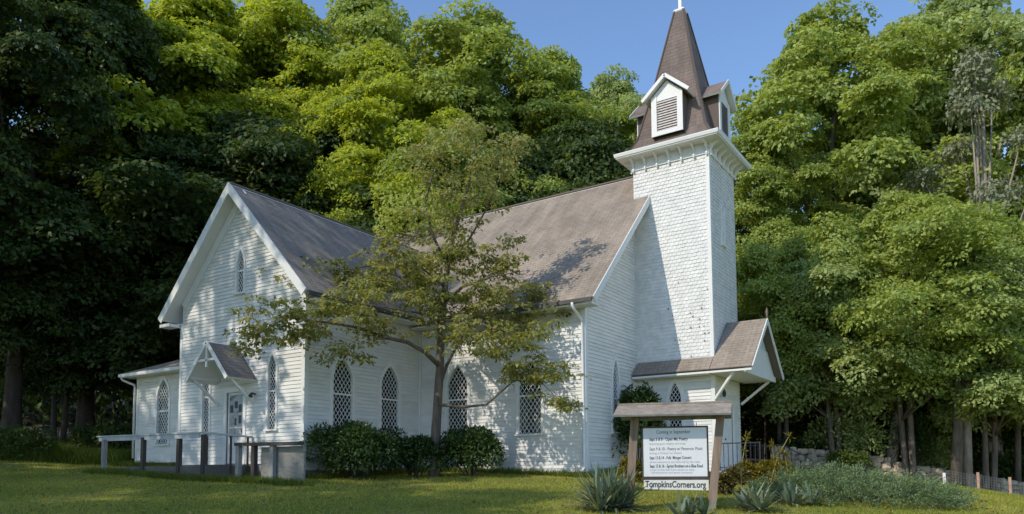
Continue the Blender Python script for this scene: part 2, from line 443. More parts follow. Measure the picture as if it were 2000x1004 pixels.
def window(fr, c, hw, zs, sp, ap, rail=None, dw=.155, dh=.21, cas=.11, bar=.016, parent=church):
    A = arch(hw, sp, ap)
    out = [(-hw, zs), (hw, zs)] + A + [(-u, z) for u, z in reversed(A[:-1])]
    mb = MB(); mb.poly([fr.p(c + u, z, -.05) for u, z in out])
    win = mb.build('window', GLASS, parent)
    # casing
    fb = MB(); n = len(out)
    k2 = (hw + cas) / hw
    Ao = arch(hw + cas, sp + .02, ap + cas * 1.7)
    oo = [(-hw - cas, zs), (hw + cas, zs)] + Ao + [(-u, z) for u, z in reversed(Ao[:-1])]
    for i in range(1, n):
        j = (i + 1) % n
        a, b_, a2, b2 = out[i], out[j], oo[i], oo[j]
        fb.poly([fr.p(c + a[0], a[1], .045), fr.p(c + a2[0], a2[1], .045), fr.p(c + b2[0], b2[1], .045), fr.p(c + b_[0], b_[1], .045)])
        fb.poly([fr.p(c + a2[0], a2[1], .045), fr.p(c + a2[0], a2[1], 0), fr.p(c + b2[0], b2[1], 0), fr.p(c + b2[0], b2[1], .045)])
        fb.poly([fr.p(c + a[0], a[1], -.05), fr.p(c + a[0], a[1], .045), fr.p(c + b_[0], b_[1], .045), fr.p(c + b_[0], b_[1], -.05)])
    fb.build('frame', TRIM, win)
    # diamond lattice
    lb = MB(); sl = dh / dw
    pts = out
    def clip(p, d):
        lo, hi = -99, 99
        for i in range(n):
            a, b_ = pts[i], pts[(i + 1) % n]
            ex, ez = b_[0] - a[0], b_[1] - a[1]
            nxn, nzn = -ez, ex
            num = (p[0] - a[0]) * nxn + (p[1] - a[1]) * nzn
            den = d[0] * nxn + d[1] * nzn
            if abs(den) < 1e-9:
                if num < 0: return None
                continue
            t_ = -num / den
            if den > 0: lo = max(lo, t_)
            else: hi = min(hi, t_)
        return (lo, hi) if hi - lo > .02 else None
    for sgn in (1, -1):
        d = Vector((1, sgn * sl)).normalized()
        k = -60
        while k < 60:
            p = (0, (zs + sp) / 2 + k * dh)
            q = clip(p, d)
            if q:
                a = fr.p(c + p[0] + d.x * q[0], p[1] + d.y * q[0], -.025 + sgn * .004)
                b_ = fr.p(c + p[0] + d.x * q[1], p[1] + d.y * q[1], -.025 + sgn * .004)
                lb.bar(a, b_, bar, .012, up=fr.n)
            k += 1
    if rail:
        h = hw
        lb.box((0, 0, 0), (0, 0, 0)) if False else lb.bar(fr.p(c - h, rail, -.015), fr.p(c + h, rail, -.015), .055, .035, up=fr.n)
    lb.build('lattice', TRIM, win)
    sb = MB()
    sb.hexa([fr.p(c + a, z, n_) for a, z, n_ in ((-hw - cas - .03, zs - .07, 0), (hw + cas + .03, zs - .07, 0), (hw + cas + .03, zs - .07, .09), (-hw - cas - .03, zs - .07, .09),
             (-hw - cas - .03, zs, 0), (hw + cas + .03, zs, 0), (hw + cas + .03, zs - .015, .09), (-hw - cas - .03, zs - .015, .09))])
    sb.build('sill', TRIM, win)
    return win

F_nave = Frame((0, 0, 0), (1, 0, 0), (0, -1, 0))          # long wall, u = x
F_side = Frame((0, 0, 0), (0, 1, 0), (1, 0, 0))           # transept side wall, u = y
F_tran = Frame((0, -P, 0), (1, 0, 0), (0, -1, 0))         # transept gable wall, u = x
F_gab = Frame((L, 0, 0), (0, 1, 0), (1, 0, 0))            # nave gable wall, u = y
F_tf = Frame((0, T1, 0), (1, 0, 0), (0, -1, 0))           # tower long face
F_te = Frame((X1, 0, 0), (0, 1, 0), (1, 0, 0))            # tower end face
F_ann = Frame((0, -3.5, 0), (1, 0, 0), (0, -1, 0))

ZB = -.02
ztr = lambda x: RT - .17 - MT * abs(x + W / 2)             # underside of transept roof at the gable
wn = [(1.67, .41, 1.18, 2.88, 3.53, 2.39), (4.51, .41, 1.18, 2.80, 3.42, 2.36)]
siding('wall', F_nave, lambda z: 0, lambda z: L - .1, ZB, 5.45, [(c, halfw(h, s, p_, a)) for c, h, s, p_, a, r_ in wn])
for c, h, s, p_, a, r_ in wn: window(F_nave, c, h, s, p_, a, r_)
ws = [(-3.57, .39, 1.15, 2.88, 3.48, 2.38), (-1.50, .40, 1.15, 2.88, 3.48, 2.38)]
siding('wall', F_side, lambda z: -P + .1, lambda z: -.02, ZB + .1, 5.5, [(c, halfw(h, s, p_, a)) for c, h, s, p_, a, r_ in ws])
for c, h, s, p_, a, r_ in ws: window(F_side, c, h, s, p_, a, r_)
wt = [(-1.40, .17, 1.32, 3.15, 3.55, 2.45), (-4.66, .17, 1.32, 3.10, 3.5, 2.45), (-3.02, .16, 5.66, 6.60, 7.02, 6.35)]
def tl(z): return max(-W + .1, -W / 2 - (RT - .17 - z) / MT)
def tr_(z): return min(-.1, -W / 2 + (RT - .17 - z) / MT)
DOOR = (-3.16, .42, .30, 2.52)
def dhw(z): return DOOR[1] + .02 if z < DOOR[3] + .02 else None
siding('wall', F_tran, tl, tr_, .28, RT - .19, [(c, halfw(h, s, p_, a)) for c, h, s, p_, a, r_ in wt] + [(DOOR[0], dhw)])
for c, h, s, p_, a, r_ in wt: window(F_tran, c, h, s, p_, a, r_, dw=.115, dh=.165, cas=.09, bar=.013)
wg = (1.98, .20, 1.25, 2.95, 3.55, 2.3)
def gr(z): return min(YR, YR - (R2 - .14 - z) / M2) if False else T1 + .05
def gl(z): return max(.1, YR - (R2 - .14 - z) / M2)
siding('wall', F_gab, gl, lambda z: max(gl(z), T1 - .005), ZB, 9.25, [(wg[0], halfw(*wg[1:5]))])
window(F_gab, wg[0], wg[1], wg[2], wg[3], wg[4], wg[5], dw=.13, dh=.18, bar=.016)

# unseen sides: plain walls closing the building
mb = MB()
mb.poly([(-W, -P, 0), (-W, 10, 0), (-W, 10, 5.1), (-W, -P, 5.1)])
mb.poly([(-W, 9.96, 0), (L, 9.96, 0), (L, 9.96, 5.1), (-W, 9.96, 5.1)])
mb.poly([(L, 6.3, 0), (L, 9.96, 0), (L, 9.96, 5.2), (L, 6.3, 8.9)])
mb.poly([(-W, 0, 5), (-W, 9.96, 5), (-W, 4.98, 10.3)])
mb.build('wall', WHITE, church)
# foundation
mb = MB()
mb.box((.0, .012, -1.0), (L - .012, .3, ZB)); mb.box((L - .3, .3, -1.2), (L - .012, 9.9, ZB))
mb.box((-.3, -P + .02, -1), (-.012, .0, .08)); mb.box((-W, -P + .012, -.6), (-.3, -P + .3, .28)); mb.box((-11.4, -3.48, -.4), (-W - .01, -3.3, .42))
mb.build('foundation', STONE, church)
# corner boards
def cboard(x, y, z0, z1, sx, sy, wd=.12):
    mb = MB()
    mb.box((min(x, x - sx * wd), min(y + sy * .03, y), z0), (max(x, x - sx * wd) + (.03 if sx > 0 else 0) - (0 if sx > 0 else .0), max(y + sy * .03, y), z1))
    mb.box((min(x, x + sx * .031), min(y, y - sy * wd), z0), (max(x, x + sx * .031), max(y, y - sy * wd), z1 - .002))
    mb.build('corner_board', TRIM, church)
cboard(0, -P, .1, 5.3, 1, -1); cboard(-W, -P, .28, 5.0, -1, -1); cboard(L, 0, ZB, 5.3, 1, -1)
# inner corner strip, frieze boards
mb = MB(); mb.box((.025, -.09, ZB), (.085, -.025, 5.4)); mb.build('corner_board', TRIM, church)
mb = MB(); mb.box((.09, -.045, 4.98), (L - .13, .0, 5.3)); mb.box((0, -P + .13, 4.95), (.045, -.1, 5.35)); mb.build('frieze', TRIM, church)

# roofs -----------------------------------------------------------
th = .11
zte = RT - MT * (W / 2 + E_)
yv_top = YR - (R2 - RT) / M2; yv_bot = YR - (R2 - zte) / M2
xm = -W / 2
mb = MB()
mb.slab([(E_, -P - O1, zte), (E_, yv_bot, zte), (xm, yv_top, RT), (xm, -P - O1, RT)], th, 0, 1)
mb.slab([(-W - E_, -P - O1, zte), (xm, -P - O1, RT), (xm, yv_top, RT), (-W - E_, yv_bot, zte)], th, 0, 1)
mb.bar((xm, -P - O1, RT + .0), (xm, yv_top, RT + .0), .16, .05, mi=0)
mb.build('roof', [ROOFT, TRIM], church)
mb = MB()
XE, XW = L + O2, -W - .5
mb.slab([(XW, -E_, ZE), (XE, -E_, ZE), (XE, YR, R2), (XW, YR, R2)], th, 0, 1)
mb.slab([(XW, 2 * YR + E_, ZE), (XW, YR, R2), (XE, YR, R2), (XE, 2 * YR + E_, ZE)], th, 0, 1)
mb.bar((XW, YR, R2), (XE, YR, R2), .18, .05, mi=0)
mb.build('roof', [ROOF, TRIM], church)
# soffits closing the eaves, gutter edges
mb = MB()
mb.box((.05, -E_ + .03, ZE - .19), (XE - .06, -.046, ZE - .13))
mb.box((.046, -P - .03, zte - .21), (E_ - .03, -E_, zte - .15))
mb.build('soffit', TRIM, church)
GUT = plain('dark_gutter_edge', (.09, .085, .08), .7, noise=.3, scale=5)
mb = MB()
mb.box((E_ + .0, -E_ - .07, ZE - .13), (XE - .02, -E_ - .005, ZE - .02))
mb.box((E_ + .005, -P - O1 + .04, zte - .14), (E_ + .07, -E_ - .02, zte - .03))
mb.build('gutter', GUT, church)
# transept rake boards (bargeboards), inner rake frieze, raking soffit
mb = MB()
def rake(mb, x0, z0, x1, z1, ya, yb, depth, off=0):
    a, b_ = Vector((x0, 0, z0)), Vector((x1, 0, z1)); d = (b_ - a).normalized()
    n = Vector((-d.z, 0, d.x));
    if n.z < 0: n = -n
    q = [a - n * off, b_ - n * off, b_ - n * (off + depth), a - n * (off + depth)]
    mb.hexa([(p.x, ya, p.z) for p in q] + [(p.x, yb, p.z) for p in q])
ZP = RT + .02
rake(mb, -W - E_ - .02, zte - .0, xm, RT + .015, -P - O1 - .035, -P - O1, .25, -.015)
rake(mb, xm, RT + .015, E_ + .02, zte, -P - O1 - .036, -P - O1, .25, -.015)
mb.build('bargeboard', TRIM, church)
mb = MB()
rake(mb, -W - .02, RT - MT * (W / 2 + .02), xm, RT, -P - .05, -P - .002, .26, .115)
rake(mb, xm, RT, .02, RT - MT * (W / 2 + .02), -P - .051, -P - .002, .26, .115)
mb.build('rake_trim', TRIM, church)
# nave gable rake board
mb = MB()
def rakey(mb, y0, z0, y1, z1, xa, xb, depth, off):
    a, b_ = Vector((0, y0, z0)), Vector((0, y1, z1)); d = (b_ - a).normalized()
    n = Vector((0, -d.z, d.y))
    if n.z < 0: n = -n
    q = [a - n * off, b_ - n * off, b_ - n * (off + depth), a - n * (off + depth)]
    mb.hexa([(xa, p.y, p.z) for p in q] + [(xb, p.y, p.z) for p in q])
rakey(mb, -E_ - .01, ZE - .01, T1 + .0, R2 - M2 * (YR - T1), XE, XE + .03, .20, -.012)
rakey(mb, -.0, R2 - M2 * YR, T1 - .002, R2 - M2 * (YR - T1), L + .002, L + .05, .24, .115)
mb.build('bargeboard', TRIM, church)
# eave return at the transept's lower left, boxed ends
mb = MB(); mb.box((-W - E_ + .02, -P - O1 + .01, zte - .30), (-W + .0, -P - .06, zte - .20)); mb.box((-W - E_ + .02, -P - .05, zte - .21), (-W - .01, -3.0, zte - .15)); mb.build('soffit', TRIM, church)
# downspout with its elbow at the nave corner
mb = MB()
mb.tube([(6.36, -.60, 4.93), (6.36, -.60, 4.85), (6.385, -.50, 4.72), (6.40, -.10, 4.50), (6.40, -.075, 4.35), (6.40, -.075, .1), (6.40, -.2, -.02)], .045, 10)
mb.build('downspout', TRIM, church, smooth=True)

# tower -----------------------------------------------------------
ZP2 = 3.60
def shingled(name, fr, u0, u1, z0, z1, openings=(), seed=1, bare=True):
    rng = random.Random(seed); mb = MB(); row, wd = .118, .15
    z = z0; k = 0
    while z < z1:
        zt = min(z + row, z1); off = (k % 2) * wd / 2
        u = u0 - off
        while u < u1:
            a, b_ = max(u, u0) + .002, min(u + wd, u1) - .002
            if b_ - a > .02:
                c = (a + b_) / 2; zc = (z + zt) / 2; skip = False
                for oc, hf in openings:
                    h = hf(zc)
                    if h and abs(c - oc) < h: skip = True
                if not skip:
                    # lower courses at the outer corner are worn to bare wood
                    wear = max(0, 1 - (z - 3.6) / 3.2) * max(0, (u - u0) / (u1 - u0) - .35) * .32
                    j = rng.uniform(-.004, .010); dz = rng.uniform(-.008, .008)
                    mi = 0
                    if bare and rng.random() < wear: mi = 1
                    lip = .019 + j * .6
                    h3 = .03
                    pts = [(a, z + dz + h3, lip - .003), (a + wd * .2, z + dz + .004, lip), (b_ - wd * .2, z + dz + .004, lip), (b_, z + dz + h3, lip - .003), (b_, zt + .04, .002), (a, zt + .04, .002)]
                    mb.poly([fr.p(*q) for q in pts], 2 if rng.random() < .3 else 0)
                    mb.poly([fr.p(a, z + dz + h3, 0), fr.p(a + wd * .2, z + dz + .004, 0), fr.p(a + wd * .2, z + dz + .004, lip), fr.p(a, z + dz + h3, lip)], 0)
                    mb.poly([fr.p(a + wd * .2, z + dz + .004, 0), fr.p(b_ - wd * .2, z + dz + .004, 0), fr.p(b_ - wd * .2, z + dz + .004, lip), fr.p(a + wd * .2, z + dz + .004, lip)], 0)
                    if mi:
                        q0 = a + .02; q1 = q0 + rng.uniform(.03, .07)
                        mb.poly([fr.p(q0, z + dz + .01, lip + .004), fr.p(q1, z + dz + .008, lip + .004), fr.p(q1 - .005, z + .075, lip - .008), fr.p(q0 + .004, z + .06, lip - .006)], 1)
            u += wd
        z += row; k += 1
    mb.poly([fr.p(u0, z0, 0.001), fr.p(u1, z0, 0.001), fr.p(u1, z1, 0.001), fr.p(u0, z1, 0.001)], 0)
    return mb.build(name, [SHINGLE, BARE, SHINGLE2], church)
FZ = 10.27
wu = (4.90, .13, 7.55, 8.5, 8.95, None)
shingled('tower_wall', F_tf, X0, X1 - .08, 3.3, FZ, seed=3)
shingled('tower_wall', F_te, T1 + .08, T1 + TW - .05, 3.3, FZ, [(wu[0], halfw(.13, *wu[2:5]))], seed=5, bare=False)
window(F_te, wu[0], wu[1], wu[2], wu[3], wu[4], 8.15, dw=.1, dh=.15, cas=.07, bar=.014)
mb = MB()
mb.poly([(X0, T1 + TW, 0), (X1, T1 + TW, 0), (X1, T1 + TW, FZ), (X0, T1 + TW, FZ)]); mb.poly([(X0 + .002, T1, 4), (X0 + .002, T1 + TW, 4), (X0 + .002, T1 + TW, FZ), (X0 + .002, T1, FZ)])
mb.build('tower_wall', SHINGLE, church)
# lower stage of the tower in clapboard
wl = (7.79, .21, 1.35, 2.35, 2.88, None)
siding('tower_wall', F_tf, lambda z: X0, lambda z: X1 - .1, ZB, 3.32, [(wl[0], halfw(*wl[1:5]))])
window(F_tf, wl[0], wl[1], wl[2], wl[3], wl[4], None, dw=.13, dh=.18, bar=.016)
D2 = (4.95, .48, .05, 2.2)
siding('tower_wall', F_te, lambda z: T1 + .1, lambda z: T1 + TW - .02, ZB, 3.32, [(D2[0], lambda z: D2[1] + .02 if z < D2[3] + .02 else None)])
mb = MB()
for z0, z1 in ((ZB, 3.35), (3.36, FZ)):
    mb.box((X1 - .09, T1 - .035, z0), (X1 + .0, T1, z1)); mb.box((X1, T1 - .034, z0), (X1 + .035, T1 + .085, z1 - .002))
mb.build('corner_board', TRIM, church)
mb = MB(); mb.box((X0 + .01, T1, -1), (X1 - .015, T1 + .3, ZB)); mb.box((X1 - .3, T1 + .3, -1), (X1 - .015, T1 + TW, ZB)); mb.build('foundation', STONE, church)

# cornice with scrolled brackets
H = TW / 2; HO = 1.80
cor = MB()
cx, cy = TC
def ring(mb, h0, z0, h1, z1, mi=0):
    a = [(cx - h0, cy - h0, z0), (cx + h0, cy - h0, z0), (cx + h0, cy + h0, z0), (cx - h0, cy + h0, z0)]
    b_ = [(cx - h1, cy - h1, z1), (cx + h1, cy - h1, z1), (cx + h1, cy + h1, z1), (cx - h1, cy + h1, z1)]
    for i in range(4):
        j = (i + 1) % 4
        mb.poly([a[i], a[j], b_[j], b_[i]], mi, [(0, 0), (2 * h0, 0), (h0 + h1, math.hypot(h1 - h0, z1 - z0)), (h0 - h1, math.hypot(h1 - h0, z1 - z0))])
ring(cor, H + .0, FZ, H + .05, FZ); ring(cor, H + .05, FZ, H + .05, FZ + .10); ring(cor, H + .05, FZ + .10, H + .02, FZ + .10)
ring(cor, H + .02, FZ + .10, H + .02, 10.62); ring(cor, H + .02, 10.62, HO - .03, 10.66); ring(cor, HO - .03, 10.66, HO - .03, 10.70)
ring(cor, HO - .03, 10.70, HO, 10.70); ring(cor, HO, 10.70, HO + .02, 10.79); ring(cor, HO + .02, 10.79, HO + .02, 10.82)
cornice = cor.build('cornice', TRIM, church)
def bracket(ang, u):
    mb = MB()
    prof = [(.0, 10.22), (.045, 10.21), (.065, 10.27), (.04, 10.33), (.05, 10.39), (.09, 10.46), (.16, 10.53), (.25, 10.58), (.29, 10.61), (.29, 10.652), (.0, 10.64)]
    c_, s_ = math.cos(ang), math.sin(ang)
    def pt(u_, n_, z): x, y = u_, -(H + .05 + n_); return (cx + x * c_ - y * s_, cy + x * s_ + y * c_, z)
    for sd in (-.03, .03):
        q = [pt(u + sd, n_, z) for n_, z in prof]
        mb.poly(q if sd < 0 else list(reversed(q)))
    for (n0, z0), (n1, z1) in zip(prof, prof[1:] + prof[:1]):
        mb.poly([pt(u - .03, n0, z0), pt(u + .03, n0, z0), pt(u + .03, n1, z1), pt(u - .03, n1, z1)])
    mb.build('bracket', TRIM, cornice)
for a in (0, math.pi / 2, -math.pi / 2):
    for i in range(7): bracket(a, -H + .03 + (2 * H - .06) * i / 6)
# spire
sp = MB()
prof = [(HO + .02, 10.825), (1.42, 11.0), (1.215, 11.37), (.95, 12.5), (.68, 13.7), (.175, 16.2)]
for (h0, z0), (h1, z1) in zip(prof, prof[1:]): ring(sp, h0, z0, h1, z1)
sp.poly([(cx - .175, cy - .175, 16.2), (cx + .175, cy - .175, 16.2), (cx + .175, cy + .175, 16.2), (cx - .175, cy + .175, 16.2)])
spire = sp.build('spire', SPIRE, church)
hb = MB()
for sx, sy in ((1, -1), (-1, -1), (1, 1), (-1, 1)):
    for (h0, z0), (h1, z1) in zip(prof[1:], prof[2:]):
        hb.bar((cx + sx * h0, cy + sy * h0, z0), (cx + sx * h1, cy + sy * h1, z1), .09, .03, up=(sx, sy, .25))
hb.build('hip_cap', SPIRE, spire)
cb = MB()
ring(cb, .18, 16.16, .20, 16.2); ring(cb, .20, 16.2, .17, 16.27); ring(cb, .17, 16.27, .05, 16.3)
cb.box((cx - .055, cy - .055, 16.28), (cx + .055, cy + .055, 17.6)); cb.box((cx - .35, cy - .053, 17.1), (cx + .35, cy + .053, 17.2))
cb.build('cross', TRIM, spire)
# louvred dormers on four sides
def dormer(ang):
    c_, s_ = math.cos(ang), math.sin(ang)
    def q(u, n, z): x, y = u, -n; return (cx + x * c_ - y * s_, cy + x * s_ + y * c_, z)
    FN, hwid, zb, zt, za = 1.46, .55, 11.22, 12.58, 13.06
    mb = MB()
    lw, lb_, lt = .36, 11.36, 12.42
    mb.poly([q(-hwid, FN, zb), q(-lw, FN, zb), q(-lw, FN, zt), q(-hwid, FN, zt)]); mb.poly([q(lw, FN, zb), q(hwid, FN, zb), q(hwid, FN, zt), q(lw, FN, zt)])
    mb.poly([q(-lw, FN, zb), q(lw, FN, zb), q(lw, FN, lb_), q(-lw, FN, lb_)]); mb.poly([q(-lw, FN, lt), q(lw, FN, lt), q(lw, FN, zt), q(-lw, FN, zt)])
    mb.poly([q(-hwid, FN, zt), q(hwid, FN, zt), q(0, FN, za)])
    # raised trim boards
    def tb(u0, u1, z0, z1, t_=.03): mb.hexa([q(u0, FN, z0), q(u1, FN, z0), q(u1, FN + t_, z0), q(u0, FN + t_, z0), q(u0, FN, z1), q(u1, FN, z1), q(u1, FN + t_, z1), q(u0, FN + t_, z1)])
    tb(-hwid, -lw, zb, zt, .03); tb(lw, hwid, zb, zt, .03); tb(-lw, lw, zb, lb_, .034)
    for s in (-1, 1): mb.poly([q(s * hwid, FN, zb), q(s * hwid, .4, zb), q(s * hwid, .4, zt), q(s * hwid, FN, zt)], 1)
    d = mb.build('dormer', [TRIM, SPIRE], church)
    rb = MB(); ro, re_, rz, rt_ = .17, .80, 12.50, 13.22
    for s in (-1, 1):
        rb.slab([q(0, FN + ro, rt_), q(s * re_, FN + ro, rz), q(s * re_, .45, rz), q(0, .3, rt_)], .06, 0, 1)
    rb.build('dormer_roof', [SPIRE, TRIM], d)
    fb = MB()
    for s in (-1, 1): fb.bar(q(0, FN + ro + .012, rt_ - .03), q(s * (re_ + .02), FN + ro + .012, rz - .03), .03, .11, up=(0, 0, 1))
    fb.build('dormer_trim', TRIM, d)
    lv = MB(); n = 12
    lv.poly([q(-lw, FN - .09, lb_), q(lw, FN - .09, lb_), q(lw, FN - .09, lt), q(-lw, FN - .09, lt)], 1)
    for i in range(n):
        z = lb_ + (lt - lb_) * i / n; h = (lt - lb_) / n
        lv.hexa([q(-lw, FN + .012, z), q(lw, FN + .012, z), q(lw, FN - .035, z + h * .8), q(-lw, FN - .035, z + h * .8),
                 q(-lw, FN + .012, z + .018), q(lw, FN + .012, z + .018), q(lw, FN - .035, z + h * .8 + .018), q(-lw, FN - .035, z + h * .8 + .018)], 0)
    lv.build('louver', [LOUVER, BLACKM], d)
for a in (0, math.pi / 2, math.pi, -math.pi / 2): dormer(a)

# entrance porch roof on the tower
mp = .955; PX = 10.44; zr = 4.92; ye0 = 3.14; yef = 2 * YR - ye0
zpe = zr - mp * (YR - ye0)
mb = MB(); zt1 = zr - mp * (YR - T1 + .035)
mb.slab([(6.50, ye0, zpe), (X1 + .02, ye0, zpe), (X1 + .02, T1 - .035, zt1), (6.50, T1 - .035, zt1)], .045, 0, 0)
mb.slab([(X1 + .036, ye0, zpe), (PX, ye0, zpe), (PX, YR, zr), (X1 + .036, YR, zr)], .045, 0, 0)
mb.slab([(X1 + .036, yef, zpe), (X1 + .036, YR, zr), (PX, YR, zr), (PX, yef, zpe)], .045, 0, 0)
proof = mb.build('porch_roof', [ROOF, TRIM], church)
mb = MB()
rakey(mb, ye0 - .01, zpe - .01, YR, zr, PX, PX + .03, .13, -.01); 
rakey(mb, YR, zr, yef + .01, zpe - .01, PX, PX + .031, .13, -.01)
mb.build('bargeboard', TRIM, proof)
mb = MB()
PANEL = plain('pale_blue_white_panel', (.62, .68, .74), .5, noise=.05, scale=3)
gx_ = PX - .28
zc_ = 3.95
hy = (zr - .12 - zc_) / mp
mb.poly([(gx_, YR - hy, zc_), (gx_, YR + hy, zc_), (gx_, YR, zr - .12)], 1)
hy2 = (zr - .12 - zpe) / mp
mb.poly([(gx_ + .02, YR - hy2, zpe), (gx_ + .02, YR + hy2, zpe), (gx_ + .02, YR + hy, zc_), (gx_ + .02, YR - hy, zc_)], 0)
mb.box((gx_ - .02, YR - hy2, zpe - .16), (gx_ + .06, YR + hy2, zpe + .02))
mb.box((X1 + .04, ye0 + .08, zpe - .12), (PX - .3, yef - .08, zpe - .06))
mb.box((6.52, ye0 + .06, zpe - .13), (X1 + .0, T1 - .04, zpe - .07)); mb.box((6.5, ye0 + .012, zpe - .12), (PX - .02, ye0 + .04, zpe - .06))
mb.build('porch_gable', [TRIM, PANEL], proof)
mb = MB()
mb.bar((X1 + .05, T1 - .02, 2.28), (9.86, ye0 + .12, zpe - .1), .08, .08); mb.build('brace', TRIM, proof)
mb = MB(); mb.bar((X1 + .05, T1 + TW + .0, 2.28), (PX - .35, T1 + TW + .12, zpe - .12), .08, .08); mb.build('brace', TRIM, proof)
mb = MB(); mb.tube([(PX, YR, zr - .05), (PX, YR, zr + .12), (PX, YR, zr + .18), (PX, YR, zr + .34)], [.035, .03, .045, .012], 8); mb.build('finial', BROWNWOOD, proof, smooth=True)
# entrance door
mb = MB(); y0, y1 = D2[0] - D2[1], D2[0] + D2[1]
mb.box((X1 - .06, y0, D2[2]), (X1 - .02, y1, D2[3]))
for a, b_, c, d in ((y0 + .1, YR - .08, .2, .95), (YR + .02, y1 - .1, .2, .95), (y0 + .1, YR - .08, 1.1, 2.05), (YR + .02, y1 - .1, 1.1, 2.05)):
    mb.box((X1 - .02, a, c), (X1 - .008, b_, d))
door2 = mb.build('door', WHITE, church)
mb = MB(); mb.box((X1, y0 - .12, ZB), (X1 + .045, y0, D2[3] + .14)); mb.box((X1, y1, ZB), (X1 + .045, y1 + .12, D2[3] + .14)); mb.box((X1, y0, D2[3]), (X1 + .044, y1, D2[3] + .14)); mb.build('door_frame', TRIM, door2)
mb = MB(); mb.tube([(X1 - .02, y0 + .1, 1.02), (X1 + .05, y0 + .1, 1.02)], .03, 8); mb.build('handle', BLACKM, door2)
mb = MB(); mb.tube([(X1 + .02, 4.25, 2.62), (X1 + .12, 4.25, 2.62), (X1 + .13, 4.25, 2.50)], [.02, .03, .06], 8); mb.tube([(X1 + .13, 4.25, 2.52), (X1 + .13, 4.25, 2.38)], [.07, .05], 8); mb.build('wall_lamp', BLACKM, church)
# address numerals above the door are too worn to read: dark blots only in the photo, left as the lamp

# transept door with posters, and its hood
dc, dhf, dz0, dz1 = DOOR
mb = MB(); mb.box((dc - dhf, -P + .03, dz0), (dc + dhf, -P + .07, dz1))
mb.box((dc - dhf + .1, -P + .018, dz0 + .12), (dc + dhf - .1, -P + .03, dz0 + .7))
door1 = mb.build('door', TRIM, church)
mb = MB(); mb.box((dc - dhf + .09, -P + .022, dz0 + .82), (dc + dhf - .09, -P + .03, dz1 - .08)); mb.build('door_glass', GLASSG, door1)
mb = MB(); mb.box((dc - dhf - .13, -P - .045, .28), (dc - dhf, -P + .0, dz1 + .16)); mb.box((dc + dhf, -P - .045, .28), (dc + dhf + .13, -P + .0, dz1 + .16)); mb.box((dc - dhf, -P - .044, dz1), (dc + dhf, -P, dz1 + .16))
mb.box((dc - .31, -P + .014, dz0 + 1.1), (dc + .31, -P + .021, dz0 + 1.14)); mb.build('door_frame', TRIM, door1)
NAVY = plain('navy_poster', (.02, .025, .06), .5, noise=.3, scale=30); PAPER = plain('poster_paper', (.42, .43, .43), .6, noise=.3, scale=25)
mb = MB()
for u, z, wq, h, k in ((-.22, 1.86, .14, .24, 0), (0, 1.98, .13, .22, 0), (.2, 1.86, .14, .25, 0), (.2, 1.52, .13, .25, 0), (-.02, 1.45, .08, .22, 0), (-.02, 1.70, .18, .16, 1), (-.22, 1.5, .16, .3, 1), (-.14, 1.17, .18, .2, 1), (.16, 1.18, .22, .18, 1)):
    mb.box((dc + u - wq / 2, -P + .015, dz0 + z - .15 - h / 2), (dc + u + wq / 2, -P + .02, dz0 + z - .15 + h / 2), k)
mb.build('poster', [NAVY, PAPER], door1)
mb = MB(); mb.tube([(dc + dhf - .06, -P + .03, 1.3), (dc + dhf - .06, -P - .03, 1.3)], .025, 8); mb.build('handle', BLACKM, door1)
hx, hz, hy0, hh, hze = -3.10, 3.98, -P - 1.10, 1.0, 2.83
mb = MB()
for s in (-1, 1): mb.slab([(hx, -P - .03, hz), (hx, hy0, hz), (hx + s * hh, hy0, hze), (hx + s * hh, -P - .03, hze)], .06, 0, 1)
hood = mb.build('hood', [ROOFB, TRIM], church)
mb = MB()
for s in (-1, 1):
    mb.bar((hx, hy0 - .012, hz - .04), (hx + s * (hh + .02), hy0 - .012, hze - .04), .03, .12)
    mb.bar((hx + s * .85, -P - .06, 2.15), (hx + s * .85, hy0 + .15, 2.88), .07, .07)
    mb.bar((hx + s * .85, -P - .05, 2.92), (hx + s * .85, hy0 + .05, 2.92), .07, .08)
mb.bar((hx - .42, hy0 + .02, hz - .58), (hx + .42, hy0 + .02, hz - .58), .05, .07); mb.bar((hx, hy0 + .02, hz - .8), (hx, hy0 + .02, hz - .05), .05, .07, up=(1, 0, 0))
mb.box((hx - .97, -P - .05, 2.76), (hx + .97, -P - .03, 2.86))
mb.build('hood_frame', TRIM, hood)
mb = MB(); mb.tube([(-2.18, -P - .03, 2.4), (-2.18, -P - .16, 2.42), (-2.18, -P - .20, 2.30)], [.03, .03, .075], 8); mb.build('wall_lamp', DARKWOOD, church)

# annex at the left
wa = (-9.61, .37, 1.12, 2.98, 3.55, 2.35)
siding('wall', F_ann, lambda z: -11.33, lambda z: -W, .42, 3.76, [(wa[0], halfw(*wa[1:5]))])
window(F_ann, wa[0], wa[1], wa[2], wa[3], wa[4], wa[5])
cboard(-11.43, -3.5, .42, 3.76, -1, -1)
mb = MB(); mb.poly([(-11.43, -3.5, 0), (-11.43, 1.5, 0), (-11.43, 1.5, 3.8), (-11.43, -3.5, 3.8)]); mb.poly([(-11.43, 1.5, 0), (-W, 1.5, 0), (-W, 1.5, 3.8), (-11.43, 1.5, 3.8)]); mb.build('wall', WHITE, church)
ex0, ey0, ey1, ez, sl_ = -11.90, -4.0, 2.0, 3.86, .41
hm = (ey1 - ey0) / 2
mb = MB()
mb.slab([(ex0, ey0, ez), (-W - .002, ey0, ez), (-W - .002, ey0 + hm, ez + sl_ * hm), (ex0 + hm, ey0 + hm, ez + sl_ * hm)], .07, 0, 1)
mb.slab([(ex0, ey1, ez), (ex0, ey0, ez), (ex0 + hm, ey0 + hm, ez + sl_ * hm)], .07, 0, 1)
